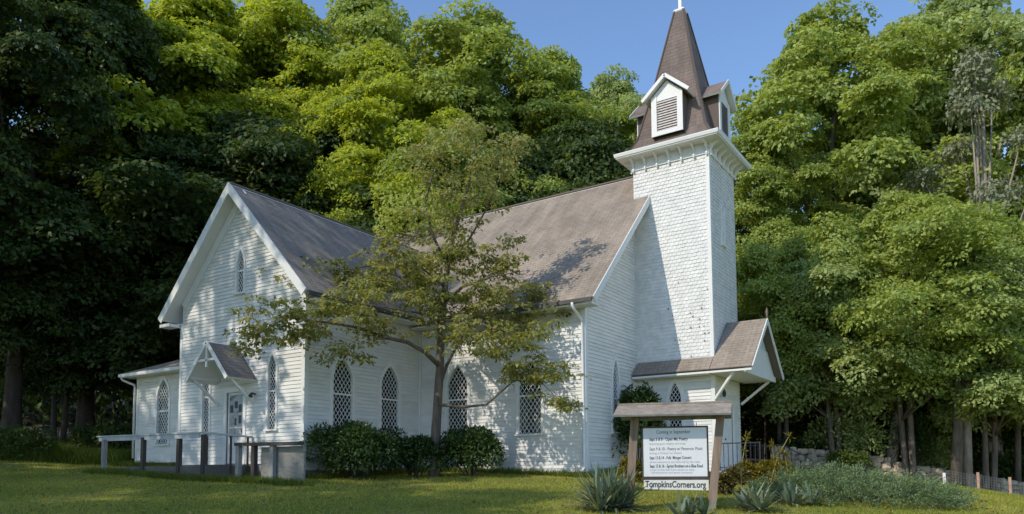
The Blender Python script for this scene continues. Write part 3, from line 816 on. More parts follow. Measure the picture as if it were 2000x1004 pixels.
mb.slab([(-W - .002, ey1, ez), (ex0, ey1, ez), (ex0 + hm, ey0 + hm, ez + sl_ * hm), (-W - .002, ey0 + hm, ez + sl_ * hm)], .07, 0, 1)
mb.build('roof', [ROOF, TRIM], church)
mb = MB(); mb.box((ex0 + .04, ey0 + .03, ez - .14), (-W - .01, -3.49, ez - .08)); mb.box((ex0 + .04, -3.49, ez - .14), (-11.44, ey1, ez - .08)); mb.box((ex0, ey0 - .02, ez - .12), (-W - .01, ey0 + .02, ez - .01)); mb.box((ex0 - .02, ey0, ez - .121), (ex0 + .02, ey1, ez - .012)); mb.build('soffit', TRIM, church)
mb = MB(); mb.tube([(-11.80, -3.95, 3.74), (-11.80, -3.90, 3.64), (-11.50, -3.58, 3.45), (-11.49, -3.57, 3.3), (-11.49, -3.57, .6)], .045, 8); mb.build('downspout', TRIM, church, smooth=True)

# entrance landing, steps and railing
g0 = float(gz(10, 5))
mb = MB(); mb.box((X1 + .05, 3.45, g0 - .3), (10.55, 6.35, .0)); mb.box((10.55, 3.7, g0 - .5), (10.9, 6.1, -.17)); mb.box((10.9, 3.7, g0 - .6), (11.25, 6.1, -.34))
tag(mb.build('entrance_landing', CONC, bevel=.01), 'pale concrete landing and steps in front of the tower door', 'steps')
rl = empty('entrance_railing', (0, 0, 0), 0, 'black metal railing around the concrete landing by the tower door', 'railing')
def railing(a, b_, sp_=.13):
    a, b_ = Vector(a), Vector(b_); up = Vector((0, 0, .85))
    mb = MB(); mb.bar(a + up, b_ + up, .035, .035); mb.build('rail', BLACKM, rl); mb = MB(); mb.bar(a + up * .12, b_ + up * .12, .025, .025); mb.build('rail', BLACKM, rl)
    n = max(2, int((b_ - a).length / sp_)); mb = MB()
    for i in range(1, n): q = a.lerp(b_, i / n); mb.bar(q + up * .12, q + up, .016, .016, up=(1, 0, 0))
    mb.build('baluster', BLACKM, rl)['kind'] = 'stuff'
    for q in (a, b_):
        mb = MB(); mb.bar(q, q + up * 1.04, .04, .04, up=(1, 0, 0)); mb.build('post', BLACKM, rl)
railing((9.25, 3.52, 0), (10.5, 3.52, 0)); railing((10.5, 6.28, 0), (9.25, 6.28, 0)); railing((10.56, 6.2, -.04), (11.4, 6.2, -.5), .2)

# ramp rail (corner in front of the door), deck, and the lower dark rail
deck = MB(); deck.box((-6.6, -6.55, -.3), (-2.35, -P - .03, .235)); deck.box((-8.6, -6.5, -.3), (-6.6, -5.5, .19))
tag(deck.build('entrance_deck', DECKW, bevel=.01), 'low dark weathered deck in front of the hooded side door', 'deck')
rampr = empty('ramp_railing', (0, 0, 0), 0, 'pale flat-topped ramp railing on dark posts left of the hooded side door', 'railing')
A_, B_, C_ = (-8.50, -6.45, 1.245), (-2.48, -6.62, 1.175), (-2.28, -P - .06, 1.10)
mb = MB(); mb.bar(A_, B_, .14, .045); mb.bar((-8.4, -6.47, 1.15), (-2.55, -6.64, 1.09), .035, .13); mb.build('top_rail', PLANK, rampr, bevel=.004)
mb = MB(); mb.bar(B_, C_, .13, .05); mb.build('top_rail', PLANK, rampr, bevel=.004)
for px_, d_, wq in ((202.6, 0, .15), (279, 0, .13), (349, 0, .13), (397, 0, .13)):
    ry = np.array(at(px_, 900, 1)) - CAM
    tt = (-6.55 - CAM[1]) / ry[1]; X = CAM[0] + ry[0] * tt
    mb = MB(); mb.box((X - wq / 2, -6.6, float(gz(X, -6.55)) - .1), (X + wq / 2, -6.48, 1.13)); mb.build('post', GREYWOOD if px_ < 250 else DARKWOOD, rampr, bevel=.004)
for X, Y in ((-3.30, -5.9), (-2.35, -5.75), (-2.30, -5.2)):
    mb = MB(); mb.box((X - .025, Y - .025, .0), (X + .025, Y + .025, 1.12)); mb.build('baluster', DARKWOOD, rampr)
low = empty('low_railing', (0, 0, 0), 0, 'low dark-topped wooden railing on stub posts at the transept corner beside the shrubs', 'railing')
mb = MB(); mb.bar((-.95, -6.55, .80), (1.75, -6.62, .755), .20, .09); mb.build('top_rail', DARKWOOD, low, bevel=.005)
mb = MB(); mb.box((.02, -6.50, float(gz(.8, -6.5)) - .1), (1.72, -6.44, .70)); mb.build('skirt_panel', SKIRT, low)
for X, mm in ((-.82, GREYWOOD), (-.15, DARKWOOD), (.62, GREYWOOD)):
    mb = MB(); mb.box((X - .07, -6.65, float(gz(X, -6.6)) - .1), (X + .07, -6.53, .76)); mb.build('post', mm, low, bevel=.004)

# ------------------------------------------------------------------ notice board
sg = at(1318, 985, 13.9)
sign = empty('notice_board', (sg[0], sg[1], 0), math.radians(18.9), 'roofed wooden notice board with leaning posts and white lettered panels on the front lawn', 'notice board')
zg = -.72
mb = MB(); mb.bar((-.86, .06, zg - .1), (-.70, .04, 1.05), .155, .15, up=(1, 0, 0)); mb.build('post', BROWNWOOD, sign, bevel=.006)
mb = MB(); mb.bar((.64, -.02, zg - .1), (.86, .0, 1.05), .165, .15, up=(1, 0, 0)); mb.build('post', BROWNWOOD, sign, bevel=.006)
mb = MB(); rz0, rz1 = 1.035, 1.275
mb.slab([(-1.06, -.44, rz0), (1.04, -.44, rz0 - .01), (1.06, .10, rz1 - .005), (-1.03, .10, rz1)], .035, 0, 1)
mb.slab([(-1.03, .64, rz0), (-1.03, .10, rz1), (1.06, .10, rz1 - .005), (1.06, .64, rz0 - .01)], .035, 0, 1)
mb.bar((-1.03, .1, rz1), (1.06, .1, rz1 - .005), .1, .03)
mb.build('sign_roof', [SIGNROOF, GREYWOOD], sign)
mb = MB(); mb.box((-.78, .05, .955), (.80, .12, 1.02)); mb.build('crossbeam', GREYWOOD, sign, bevel=.005)
mb = MB()
mb.box((-.555, -.055, -.10), (.60, -.02, .80)); 
panel = mb.build('panel', BOARD, sign)
mb = MB(); mb.box((-.585, -.06, .80), (.63, -.005, .83)); mb.box((.60, -.06, -.10), (.63, -.005, .80)); mb.box((-.585, -.06, -.10), (-.555, -.005, .80)); mb.box((-.585, -.06, -.14), (.63, -.005, -.10)); mb.build('panel_frame', DARKWOOD, panel)
for X in (-.36, .42):
    mb = MB(); mb.bar((X, -.03, .83), (X, -.03, .90), .012, .012, up=(1, 0, 0)); mb.build('hanger', BROWNWOOD, panel)
def text(s, x, z, size, m_, parent, y=-.0575, align='LEFT', width=None, tilt=0, off=0.0):
    cu = bpy.data.curves.new('lettering', 'FONT'); cu.body = s; cu.size = size; cu.align_x = align; cu.offset = off
    o = bpy.data.objects.new('lettering_curve', cu); COL.objects.link(o)
    bpy.context.view_layer.update()
    me = bpy.data.meshes.new_from_object(o.evaluated_get(bpy.context.evaluated_depsgraph_get()))
    bpy.data.objects.remove(o)
    xs = [v.co.x for v in me.vertices]
    k = width / (max(xs) - min(xs)) if width else 1
    for v in me.vertices: v.co = Vector((v.co.x * k, v.co.y, 0))
    me.materials.clear(); me.materials.append(m_)
    t_ = bpy.data.objects.new('lettering', me); link(t_, parent)
    t_.location = (x, y, z); t_.rotation_euler = (math.radians(90), tilt, 0)
    return t_
text("Coming in September", -.31, .695, .095, INK, panel, width=.62)
text("Sept 6 & 8 - Open Mic Poetry", -.44, .565, .082, INK, panel, width=.70, off=.0015)
text("featuring guest readers and songs", -.44, .49, .055, PALEINK, panel, width=.66)
text("Sept 9 & 10 - Poetry w/ Patterson Music", -.44, .385, .08, INK, panel, width=.96)
text("bring a friend to listen", -.44, .315, .055, PALEINK, panel, width=.58)
text("Sept 13 & 14 - Folk  Morgan Concert", -.44, .22, .08, INK, panel, width=.76, off=.001)
text("all are welcome at our little hall by the road", -.44, .15, .055, PALEINK, panel, width=.9)
text("Sept 15 & 16 - Spring Brothers on a Blue Road", -.44, .065, .082, INK, panel, width=.96, off=.0015)
text("music in the hall from seven to nine", -.44, .005, .055, PALEINK, panel, width=.80)
text("refreshments and good company", -.42, -.045, .05, PALEINK, panel, width=.75)
mb = MB(); mb.hexa([(-.555, -.06, -.335), (.615, -.06, -.355), (.615, -.03, -.355), (-.555, -.03, -.335), (-.555, -.06, -.165), (.615, -.06, -.165), (.615, -.03, -.165), (-.555, -.03, -.165)])
mb.box((-.57, -.058, -.165), (.62, -.032, -.14), 1)
pl2 = mb.build('address_panel', [CREAM, DARKWOOD], sign)
text("TompkinsCorners.org", -.53, -.295, .165, INK, pl2, y=-.0625, width=1.10, tilt=.012, off=.004)

# ------------------------------------------------------------------ vegetation generators
RNG = np.random.default_rng(7)
def spray(rng, c, rad, flat, n, ln, wd, droop=.35, up=.9, outdir=None):
    """a leafy clump: a shallow dome of leaves around c, tilted outwards on the side of a crown"""
    n0 = np.array([0, 0, 1.0]) if outdir is None else unit(np.array([0, 0, .8]) + .65 * outdir + rng.normal(0, .15, 3))
    t1 = unit(np.cross(n0, np.array([.31, .95, .05]))); t2 = np.cross(n0, t1)
    th_ = rng.uniform(0, 2 * np.pi, n); rr_ = rad * np.sqrt(rng.uniform(0, 1, n))
    out = np.cos(th_)[:, None] * t1 + np.sin(th_)[:, None] * t2
    h_ = flat * rng.normal(0, .5, n) - droop * (rr_ / rad) ** 2 * rad * .8
    pos = c + out * rr_[:, None] + n0 * h_[:, None]
    ax = out + rng.normal(0, .55, (n, 3)) + np.array([0, 0, -.4])
    nr = n0 * up + out * .4 * (rr_ / rad)[:, None] + rng.normal(0, .42, (n, 3))
    l = ln * rng.uniform(.65, 1.3, n)
    return leaves(rng, pos, ax, nr, l, l * wd)

def crown(seed, H, R, zb, nl=26, clumps=15, per=150, ln=.22, wd=.62, top=.6, inner=.2, cr=(.55, .95), flatk=.3):
    """leaves of one tree: lobes on an egg-shaped envelope, clumps on each lobe's upper and outer side"""
    rng = np.random.default_rng(seed); Vs, var, lobes = [], [], []
    for i in range(nl):
        f = (i + .5) / nl
        z = zb + (H - zb) * (f ** .9)
        s = (z - zb) / (H - zb)
        env = R * (np.sin(np.pi * min(.98, max(.06, s * .84 + .13))) ** .75)
        a = i * 2.39996 + rng.uniform(-.5, .5)
        rad = env * rng.uniform(.35, 1.04) * (1 if s < .9 else .4)
        lr = R * rng.uniform(.17, .36) * (1 - .2 * s)
        c = np.array([np.cos(a) * max(rad - lr * .45, 0), np.sin(a) * max(rad - lr * .45, 0), z - lr * .35])
        lobes.append((c, lr))
        lv = rng.normal(0, .10)
        for k in range(clumps):
            d = unit(rng.normal(0, 1, 3)); 
            if d[2] < -.45: d[2] = -d[2] * .6; d = unit(d)
            o = unit(np.array([c[0], c[1], 0]) + 1e-6) * .5
            d = unit(d + o * (1 if rng.uniform() < .75 else 0))
            p = c + d * lr * rng.uniform(.55, 1.22) * np.array([1, 1, .72])
            cr_ = rng.uniform(*cr)
            n = int(per * cr_ ** 2 / .5)
            Vs.append(spray(rng, p, cr_, cr_ * flatk, n, ln, wd, outdir=d)); var.append(np.clip(.5 + lv + rng.normal(0, .12) + rng.normal(0, .2, n), 0, 1))
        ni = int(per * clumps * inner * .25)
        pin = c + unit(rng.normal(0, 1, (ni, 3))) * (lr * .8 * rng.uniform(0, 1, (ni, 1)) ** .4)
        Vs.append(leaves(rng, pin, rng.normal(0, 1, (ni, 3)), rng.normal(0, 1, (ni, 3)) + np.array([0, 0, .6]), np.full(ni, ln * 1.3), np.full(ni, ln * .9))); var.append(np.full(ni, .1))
    return np.concatenate(Vs), np.concatenate(var), lobes

def trunk_mesh(name, seed, H, r0, lobes, m_, zfork=.3, lean=(0, 0), nl=14, stems=1):
    rng = random.Random(seed); mb = MB()
    for s_ in range(stems):
        a0 = s_ * 2.4 + rng.random(); sp_ = 0 if stems == 1 else r0 * 1.3
        pts, rad = [], []
        n = 9
        for i in range(n + 1):
            f = i / n
            pts.append((lean[0] * f * H + math.sin(f * 5 + seed + s_) * .02 * H * f + math.cos(a0) * sp_ * (1 + 2.5 * f), lean[1] * f * H + math.cos(f * 4 + seed) * .015 * H * f + math.sin(a0) * sp_ * (1 + 2.5 * f), -.6 + f * (H * .86 + .6)))
            rad.append(r0 * (1.35 if i == 0 else 1) * (1 - .88 * f) / (1 if stems == 1 else 1.3) + .015)
        mb.tube(pts, rad, 9)
    for c, lr in lobes[:nl * 3:max(1, len(lobes) // nl)]:
        zf = min(max(c[2] * rng.uniform(.45, .75), H * zfork * .7), H * .75)
        f = (zf + .6) / (H * .86 + .6); i = min(int(f * n), n - 1); g = f * n - i
        st = Vector(pts[i]).lerp(Vector(pts[i + 1]), g); en = Vector(c)
        mid = st.lerp(en, .5) + Vector((0, 0, -.06 * (en - st).length))
        rb = max(.03, r0 * (1 - .85 * f) * .5)
        mb.tube([st, mid, en], [rb, rb * .6, .02], 6)
    me_ = bpy.data.meshes.new(name)
    me_.from_pydata(mb.v, [], mb.f); me_.materials.append(m_); me_.polygons.foreach_set('use_smooth', [True] * len(mb.f)); me_.update()
    return me_

PROTO = {}
def proto(key, seed, H, R, zb, leafm, barkm, r0, **kw):
    tk = {k: kw.pop(k) for k in ('zfork', 'lean', 'nl2', 'stems') if k in kw}
    if 'nl2' in tk: tk['nl'] = tk.pop('nl2')
    V, var, lobes = crown(seed, H, R, zb, **kw)
    PROTO[key] = (quad_mesh('crown', V, var, leafm), trunk_mesh('trunk', seed, H, r0, lobes, barkm, **tk), H)

def crown_with(me_, m_):
    c = me_.copy(); c.materials.clear(); c.materials.append(m_); return c

def tree(name, key, x, y, height, rz, label, group=None, wide=1.0, cat='tree'):
    cm, tm, H = PROTO[key]; s = height / H
    r_ = empty(name, (float(x), float(y), float(gz(x, y))), rz, label, cat, group)
    r_.scale = (s * wide, s * wide, s)
    mesh_object('trunk', tm, r_); mesh_object('crown', cm, r_)
    return r_

# five crown models
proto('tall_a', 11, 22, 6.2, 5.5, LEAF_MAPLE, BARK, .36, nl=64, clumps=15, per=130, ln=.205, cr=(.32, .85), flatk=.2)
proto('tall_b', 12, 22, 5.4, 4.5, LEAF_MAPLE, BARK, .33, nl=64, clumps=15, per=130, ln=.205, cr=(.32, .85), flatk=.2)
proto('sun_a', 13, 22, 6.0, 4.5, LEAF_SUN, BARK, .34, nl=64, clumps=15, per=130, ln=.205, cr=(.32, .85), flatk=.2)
PROTO['sun_b'] = (crown_with(PROTO['tall_b'][0], LEAF_SUN), PROTO['tall_b'][1], 22)
PROTO['soft_a'] = (crown_with(PROTO['tall_a'][0], LEAF_SOFT), PROTO['tall_a'][1], 22)
PROTO['dark_a'] = (crown_with(PROTO['tall_a'][0], LEAF_SHADED), crown_with(PROTO['tall_a'][1], BARKD), 22)  # same crown as the lit tree, with shade put into the leaf colour
PROTO['dark_b'] = (crown_with(PROTO['tall_b'][0], LEAF_SHADED), crown_with(PROTO['tall_b'][1], BARKD), 22)
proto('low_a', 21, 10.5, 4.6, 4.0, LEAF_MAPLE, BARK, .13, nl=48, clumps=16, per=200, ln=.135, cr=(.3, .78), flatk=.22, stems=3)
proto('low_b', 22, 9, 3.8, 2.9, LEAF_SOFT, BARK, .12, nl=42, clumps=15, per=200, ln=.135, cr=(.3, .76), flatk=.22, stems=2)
PROTO['low_dark'] = (crown_with(PROTO['low_b'][0], LEAF_SHADED), crown_with(PROTO['low_b'][1], BARKD), 9)  # low crown again, its shade painted in through the darker leaf
PROTO['low_sun'] = (crown_with(PROTO['low_a'][0], LEAF_SUN), PROTO['low_a'][1], 10.5)
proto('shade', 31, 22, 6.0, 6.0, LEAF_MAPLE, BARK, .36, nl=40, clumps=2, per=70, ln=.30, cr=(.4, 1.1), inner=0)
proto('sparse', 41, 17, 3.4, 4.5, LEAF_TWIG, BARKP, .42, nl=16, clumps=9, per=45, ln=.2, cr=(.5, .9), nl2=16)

def put(name, key, px, d, ytop, rz, label, group=None, wide=1.0):
    p = at(px, 900, d); z0 = float(gz(p[0], p[1])); ht = at(px, ytop, d)[2] - z0
    return tree(name, key, p[0], p[1], ht, rz, label, group, wide)

GW = 'woodland trees behind the church'
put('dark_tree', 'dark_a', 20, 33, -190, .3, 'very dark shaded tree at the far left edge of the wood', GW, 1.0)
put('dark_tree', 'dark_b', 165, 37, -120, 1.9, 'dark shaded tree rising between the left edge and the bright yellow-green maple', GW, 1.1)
put('maple_tree', 'sun_a', 345, 42, -75, .6, 'bright yellow-green maple high above the left church gable', GW, 1.15)
put('maple_tree', 'sun_b', 520, 45, -60, 2.2, 'yellow-green maple left of the narrow sky gap above the church', GW, 1.05)
put('maple_tree', 'tall_a', 715, 47, -35, 4.0, 'tall green maple just right of the narrow sky gap', GW, 1.05)
put('maple_tree', 'sun_a', 735, 40, 85, 3.0, 'bright yellow-topped maple above the transept ridge', GW, 1.1)
put('maple_tree', 'tall_a', 925, 45, 15, 5.1, 'broad rounded green maple behind the middle of the church roof', GW, 1.25)
put('maple_tree', 'tall_b', 1085, 46, 85, 1.2, 'green tree on the skyline left of the steeple, lower than the rounded maple', GW, 1.15)
put('pale_tree', 'soft_a', 1212, 50, 128, 2.6, 'pale feathery tree right beside the left of the spire', GW, .85)
GU = 'understory trees along the edge of the wood'
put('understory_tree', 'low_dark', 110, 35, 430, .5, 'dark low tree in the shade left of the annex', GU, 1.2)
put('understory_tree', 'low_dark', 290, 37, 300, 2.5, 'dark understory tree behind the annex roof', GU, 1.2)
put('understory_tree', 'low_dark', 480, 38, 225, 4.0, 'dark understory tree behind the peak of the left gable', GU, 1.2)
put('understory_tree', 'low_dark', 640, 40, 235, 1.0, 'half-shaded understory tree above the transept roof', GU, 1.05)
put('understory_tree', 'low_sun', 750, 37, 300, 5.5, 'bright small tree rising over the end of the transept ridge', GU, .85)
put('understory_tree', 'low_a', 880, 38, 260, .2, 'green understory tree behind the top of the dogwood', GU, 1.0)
put('understory_tree', 'low_dark', 1010, 40, 265, 3.3, 'understory tree with shade-darkened leaves over the nave ridge', GU, 1.0)
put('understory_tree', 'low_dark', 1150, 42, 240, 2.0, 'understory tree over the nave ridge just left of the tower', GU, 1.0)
GR = 'woodland trees on the right'
put('maple_tree', 'tall_b', 1505, 37, 205, .9, 'green maple beside the right of the tower cornice', GR, 1.0)
put('maple_tree', 'tall_a', 1655, 40, 0, 2.9, 'tallest rounded maple to the right of the steeple', GR, 1.1)
put('maple_tree', 'soft_a', 1905, 41, -40, 4.4, 'tall soft green maple at the right edge behind the grey-barked tree', GR, 1.1)
put('maple_tree', 'tall_b', 1790, 45, 40, 1.5, 'green maple filling the gap between the two tall right-hand maples', GR, 1.0)
put('maple_tree', 'tall_a', 2080, 38, 20, 3.9, 'maple cut off by the right edge of the view', GR, .9)
put('sparse_tree', 'sparse', 1943, 32, 60, .4, 'sparse grey-barked tree with thin pale twigs in front of the right-hand maples', GR, .8)
put('spreading_tree', 'low_a', 1530, 31.5, 440, 2.3, 'low spreading maple just behind the tower porch roof', GR, 1.0)
put('spreading_tree', 'low_b', 1640, 30, 470, .8, 'soft green spreading tree right of the porch gable', GR, 1.1)
put('spreading_tree', 'low_a', 1780, 29.5, 385, 4.9, 'largest spreading maple with bare multiple stems above the blue juniper', GR, 1.12)
put('spreading_tree', 'low_b', 1925, 29, 455, 3.7, 'spreading soft green tree at the right edge', GR, 1.05)
put('spreading_tree', 'low_a', 2060, 30, 430, 1.7, 'spreading maple partly out of view at the far right', GR, 1.0)

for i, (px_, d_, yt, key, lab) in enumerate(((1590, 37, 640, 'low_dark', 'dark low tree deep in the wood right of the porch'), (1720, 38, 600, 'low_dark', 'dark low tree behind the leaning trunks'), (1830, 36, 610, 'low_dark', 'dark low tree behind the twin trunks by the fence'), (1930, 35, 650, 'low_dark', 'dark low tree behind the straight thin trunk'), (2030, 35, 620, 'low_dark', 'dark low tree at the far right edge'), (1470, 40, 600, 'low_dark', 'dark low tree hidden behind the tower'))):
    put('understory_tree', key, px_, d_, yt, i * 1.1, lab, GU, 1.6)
# trees outside the frame on the sunny side; they shade the transept and the left lawn
GS = 'tall trees beside the lawn that shade the left of the church'
for i, (x_, y_, h_, wq) in enumerate(((-9.5, -21, 30, .95), (-19.5, -20, 26, 1.0), (-25, -16, 28, 1.1), (-31, -13, 28, 1.1), (-14, -27, 28, 1.1), (-4.5, -29, 24, .9), (-38, -6, 28, 1.1), (-24, -26, 30, 1.2), (-1.0, -31, 24.5, 1.05), (-9.5, -33, 27, 1.1), (-3, -38, 30, 1.0), (-15, -37, 30, 1.0))):
    tree('shade_tree', 'shade', x_, y_, h_, i * 1.3, 'tall green tree beside the lawn outside the left of the view', GS, wq)

# slim trunks and a pole-like sapling at the right
def slim(px, d, py0, py1, r, m_, label, lean=0):
    a = at(px, py0, d); b_ = at(px + lean, py1, d); z0 = float(gz(a[0], a[1]))
    r_ = empty('bare_trunk', (a[0], a[1], z0), 0, label, 'tree trunk', 'slim bare trunks at the wood edge')
    mb = MB(); hh_ = b_[2] - z0
    mb.tube([(0, 0, -.3), ((b_[0] - a[0]) * .4 + .03, .02, hh_ * .4), ((b_[0] - a[0]) * .75 - .03, 0, hh_ * .75), (b_[0] - a[0], b_[1] - a[1], hh_)], [r * 1.3, r, r * .8, r * .55], 8)
    mb.tube([(0, 0, hh_ * .7), (.5, .1, hh_ * .95), (.9, .1, hh_ * 1.1)], [r * .4, r * .25, .01], 6)
    mb.build('trunk', m_, r_, smooth=True)
slim(1606, 34, 905, 700, .10, BARKP, 'pale slim trunk, left one of the close pair right of the porch')
slim(1622, 34.5, 905, 690, .07, BARKP, 'pale thin trunk, right one of the close pair right of the porch')
slim(1690, 30.6, 912, 640, .19, BARK, 'thick brown leaning trunk directly above the blue juniper', -30)
slim(1735, 30.3, 912, 700, .20, BARKP, 'pale reddish trunk leaning right above the blue juniper', 30)
slim(1865, 28.3, 935, 640, .17, BARK, 'tall brown trunk left of the wire fence', 8)
slim(1888, 28.6, 932, 640, .15, BARKP, 'paler twin trunk just left of the wire fence', -6)
slim(1985, 30, 935, 560, .10, BARK, 'straight thin trunk near the right edge behind the fence')
slim(1500, 36, 900, 640, .13, BARKD, 'dark trunk in the wood just right of the porch gable')
slim(1545, 35, 900, 660, .09, BARKD, 'slender dark trunk between the porch and the pale pair')

# far wood closing the view under the crowns
rng = np.random.default_rng(5)
n = 60000
d_ = rng.uniform(47, 62, n); lat = rng.uniform(-.95, .95, n) * d_
px_ = CAM[0] + _f[0] / math.cos(PITCH) * d_ + _r[0] * lat; py_ = CAM[1] + _f[1] / math.cos(PITCH) * d_ + _r[1] * lat
zz = gz(px_, py_) + rng.uniform(0, 1, n) ** .8 * (7.5 + 3 * np.sin(lat * .35) + 2 * np.sin(lat * .9 + 1))
pos = np.stack([px_, py_, zz], 1)
V = leaves(rng, pos, rng.normal(0, 1, (n, 3)) + [0, 0, -.5], rng.normal(0, .6, (n, 3)) + [-.2, -.6, .6], rng.uniform(.4, .75, n), rng.uniform(.3, .5, n))
tag(mesh_object('far_wood', quad_mesh('far_wood', V, rng.uniform(0, .8, n), LEAF_SHADED)), 'dark undergrowth filling the wood beneath the tall trees', 'undergrowth', kind='stuff')

# ------------------------------------------------------------------ dogwood in front of the church
DW = 22.0
dbase = at(850, 930, DW)
dog = empty('dogwood_tree', (dbase[0], dbase[1], float(gz(dbase[0], dbase[1]))), 0, 'slender dogwood with tiers of olive drooping leaves in front of the church wall', 'tree')
dorg = np.array([dbase[0], dbase[1], float(gz(dbase[0], dbase[1]))])
def dp(px, py, dd=0): return at(px, py, DW + dd) - dorg
mb = MB()
main = [(848, 932, 0), (849, 880, 0), (854, 800, .02), (859, 720, .05), (862, 640, .1), (868, 570, .15), (876, 505, .2), (886, 455, .1), (905, 400, .1), (922, 340, .1), (930, 270, .1)]
mb.tube([dp(*q) for q in main], [.20, .155, .135, .125, .11, .10, .085, .065, .05, .035, .015], 10)
limbs = [
    ([(858, 715, 0), (830, 688, -.3), (795, 668, -.6), (755, 660, -.8), (700, 640, -1.0), (640, 630, -1.3), (560, 620, -1.6), (500, 655, -1.8)], .075),
    ([(856, 760, 0), (872, 715, .4), (900, 660, .7), (950, 620, .9), (1010, 600, 1.0)], .065),
    ([(854, 790, 0), (905, 795, -.5), (950, 790, -.9), (985, 760, -1.0), (1030, 720, -1.1), (1090, 780, -1.3)], .05),
    ([(862, 640, .1), (830, 590, .5), (780, 540, .9), (720, 520, 1.1), (640, 530, 1.2)], .06),
    ([(866, 590, .1), (905, 560, -.4), (960, 540, -.8), (1020, 530, -.9)], .055),
    ([(874, 520, .2), (845, 460, -.1), (830, 400, -.3), (850, 320, -.3), (880, 260, -.3)], .05),
    ([(874, 520, .2), (915, 470, .5), (955, 400, .6), (985, 310, .7), (1010, 280, .8)], .045),
    ([(868, 560, .1), (820, 520, -.6), (770, 480, -1.0)], .04),
    ([(864, 620, .1), (810, 610, -1.0), (750, 600, -1.8), (690, 590, -2.2)], .045),
    ([(864, 620, .1), (910, 620, -1.0), (960, 640, -1.6), (1030, 660, -1.8)], .045),
    ([(905, 400, .1), (935, 380, -.2), (960, 350, -.4)], .025),
]
for pts, r in limbs:
    k = len(pts); mb.tube([dp(*q) for q in pts], [max(.008, r * (1 - .85 * i / (k - 1))) for i in range(k)], 7)
mb.build('trunk', BARK, dog, smooth=True)
rng = np.random.default_rng(3)
cl = [(920, 250, .55, 0), (885, 285, .7, -.3), (955, 290, .75, .3), (1012, 278, .45, .7), (845, 330, .7, -.3), (925, 340, .85, 0), (980, 330, .5, .6), (875, 385, .75, -.2), (950, 385, .55, .5), (840, 420, .65, -.4), (900, 445, .7, .2), (1000, 465, .35, .9), (820, 290, .35, -.3),
      (775, 490, .8, -1), (850, 500, .95, -.2), (930, 505, .9, .4), (985, 520, .7, .3), (700, 530, .85, 1), (790, 560, 1.0, .5), (625, 545, .9, 1.2), (885, 570, 1.0, -.3), (965, 575, .95, -.6), (1035, 610, .75, .9), (690, 590, .85, -2), (575, 555, .35, .9),
      (545, 615, .85, -1.6), (600, 640, .7, -1.3), (505, 650, .4, -1.8), (485, 675, .25, -1.8), (670, 690, .55, -1.3), (735, 635, .7, -.9), (820, 590, .7, -1), (900, 640, .85, -1), (955, 670, .9, -1.5), (1025, 670, .8, -1.7), (1055, 725, .75, -1.2), (1095, 785, .35, -1.3), (985, 640, .7, 1), (1010, 730, .5, -1.1), (920, 600, .7, .8), (745, 545, .7, -.8), (640, 600, .55, -2), (830, 530, .8, .6), (1045, 560, .4, .8)]
Vs, va = [], []
for px, py, r, dd in cl:
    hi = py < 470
    nc = max(4, int((24 if hi else 26) * r))
    c0 = dp(px, py, dd)
    for k in range(nc):
        o = rng.normal(0, 1, 3) * np.array([.6, .6, .30]) * r
        cr_ = rng.uniform(.15, .36)
        n = int(36 * rng.uniform(.6, 1.3) * (.72 if hi else 1.1))
        Vs.append(spray(rng, c0 + o, cr_, cr_ * .22, n, .130, .56, droop=.5, up=1.0))
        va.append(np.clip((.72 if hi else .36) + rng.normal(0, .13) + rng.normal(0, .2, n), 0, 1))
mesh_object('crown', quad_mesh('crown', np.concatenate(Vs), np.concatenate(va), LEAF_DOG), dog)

# ------------------------------------------------------------------ shrubs
def shrub(name, x, y, rx, ry, h, n, ln, m_, label, seed, group=None, stems=True, wd=.42, cat='shrub', lump=14, z0=None):
    rng = np.random.default_rng(seed); zb = float(gz(x, y)) if z0 is None else z0
    r_ = empty(name, (x, y, zb), 0, label, cat, group)
    Vs, va = [], []
    lc = []
    for i in range(lump):
        a = rng.uniform(0, 2 * np.pi); q = np.sqrt(rng.uniform(0, 1)) * .72
        lc.append((np.array([np.cos(a) * q * rx, np.sin(a) * q * ry, h * rng.uniform(.3, .72) * (1 - .35 * q)]), rng.uniform(.28, .45)))
    k = n // lump
    for c, s in lc:
        d = unit(rng.normal(0, 1, (k, 3))); d[:, 2] = np.where(d[:, 2] < -.5, -d[:, 2], d[:, 2])
        rad = rng.uniform(.55, 1.05, (k, 1)) ** .6
        p = c + d * rad * np.array([rx, ry, h * .8]) * s * 1.15
        p[:, 2] = np.maximum(p[:, 2], .03)
        Vs.append(leaves(rng, p, d + rng.normal(0, .6, (k, 3)) + [0, 0, -.1], d * .7 + [0, 0, .7] + rng.normal(0, .4, (k, 3)), ln * rng.uniform(.7, 1.25, k), ln * wd * rng.uniform(.8, 1.2, k)))
        va.append(np.clip(.5 + rng.normal(0, .15) + rng.normal(0, .22, k), 0, 1))
    mesh_object('foliage', quad_mesh('foliage', np.concatenate(Vs), np.concatenate(va), m_), r_)
    if stems:
        mb = MB(); rr = random.Random(seed)
        for c, s in lc[:8]: mb.tube([(c[0] * .15, c[1] * .15, -.15), (c[0] * .6, c[1] * .6, c[2] * .6), tuple(c)], [.03, .02, .008], 5)
        mb.build('stem', BARKD, r_)
    return r_
shrub('rhododendron', 1.15, -4.1, 1.75, 1.1, 1.75, 13000, .12, LEAF_RHODO, 'large dark rhododendron at the transept corner left of the dogwood trunk', 1, 'dark shrubs along the church wall', lump=20)
shrub('rhododendron', 2.15, -2.7, 1.0, .7, 1.35, 5200, .115, LEAF_RHODO, 'dark rhododendron immediately left of the dogwood trunk', 4, 'dark shrubs along the church wall', lump=10)
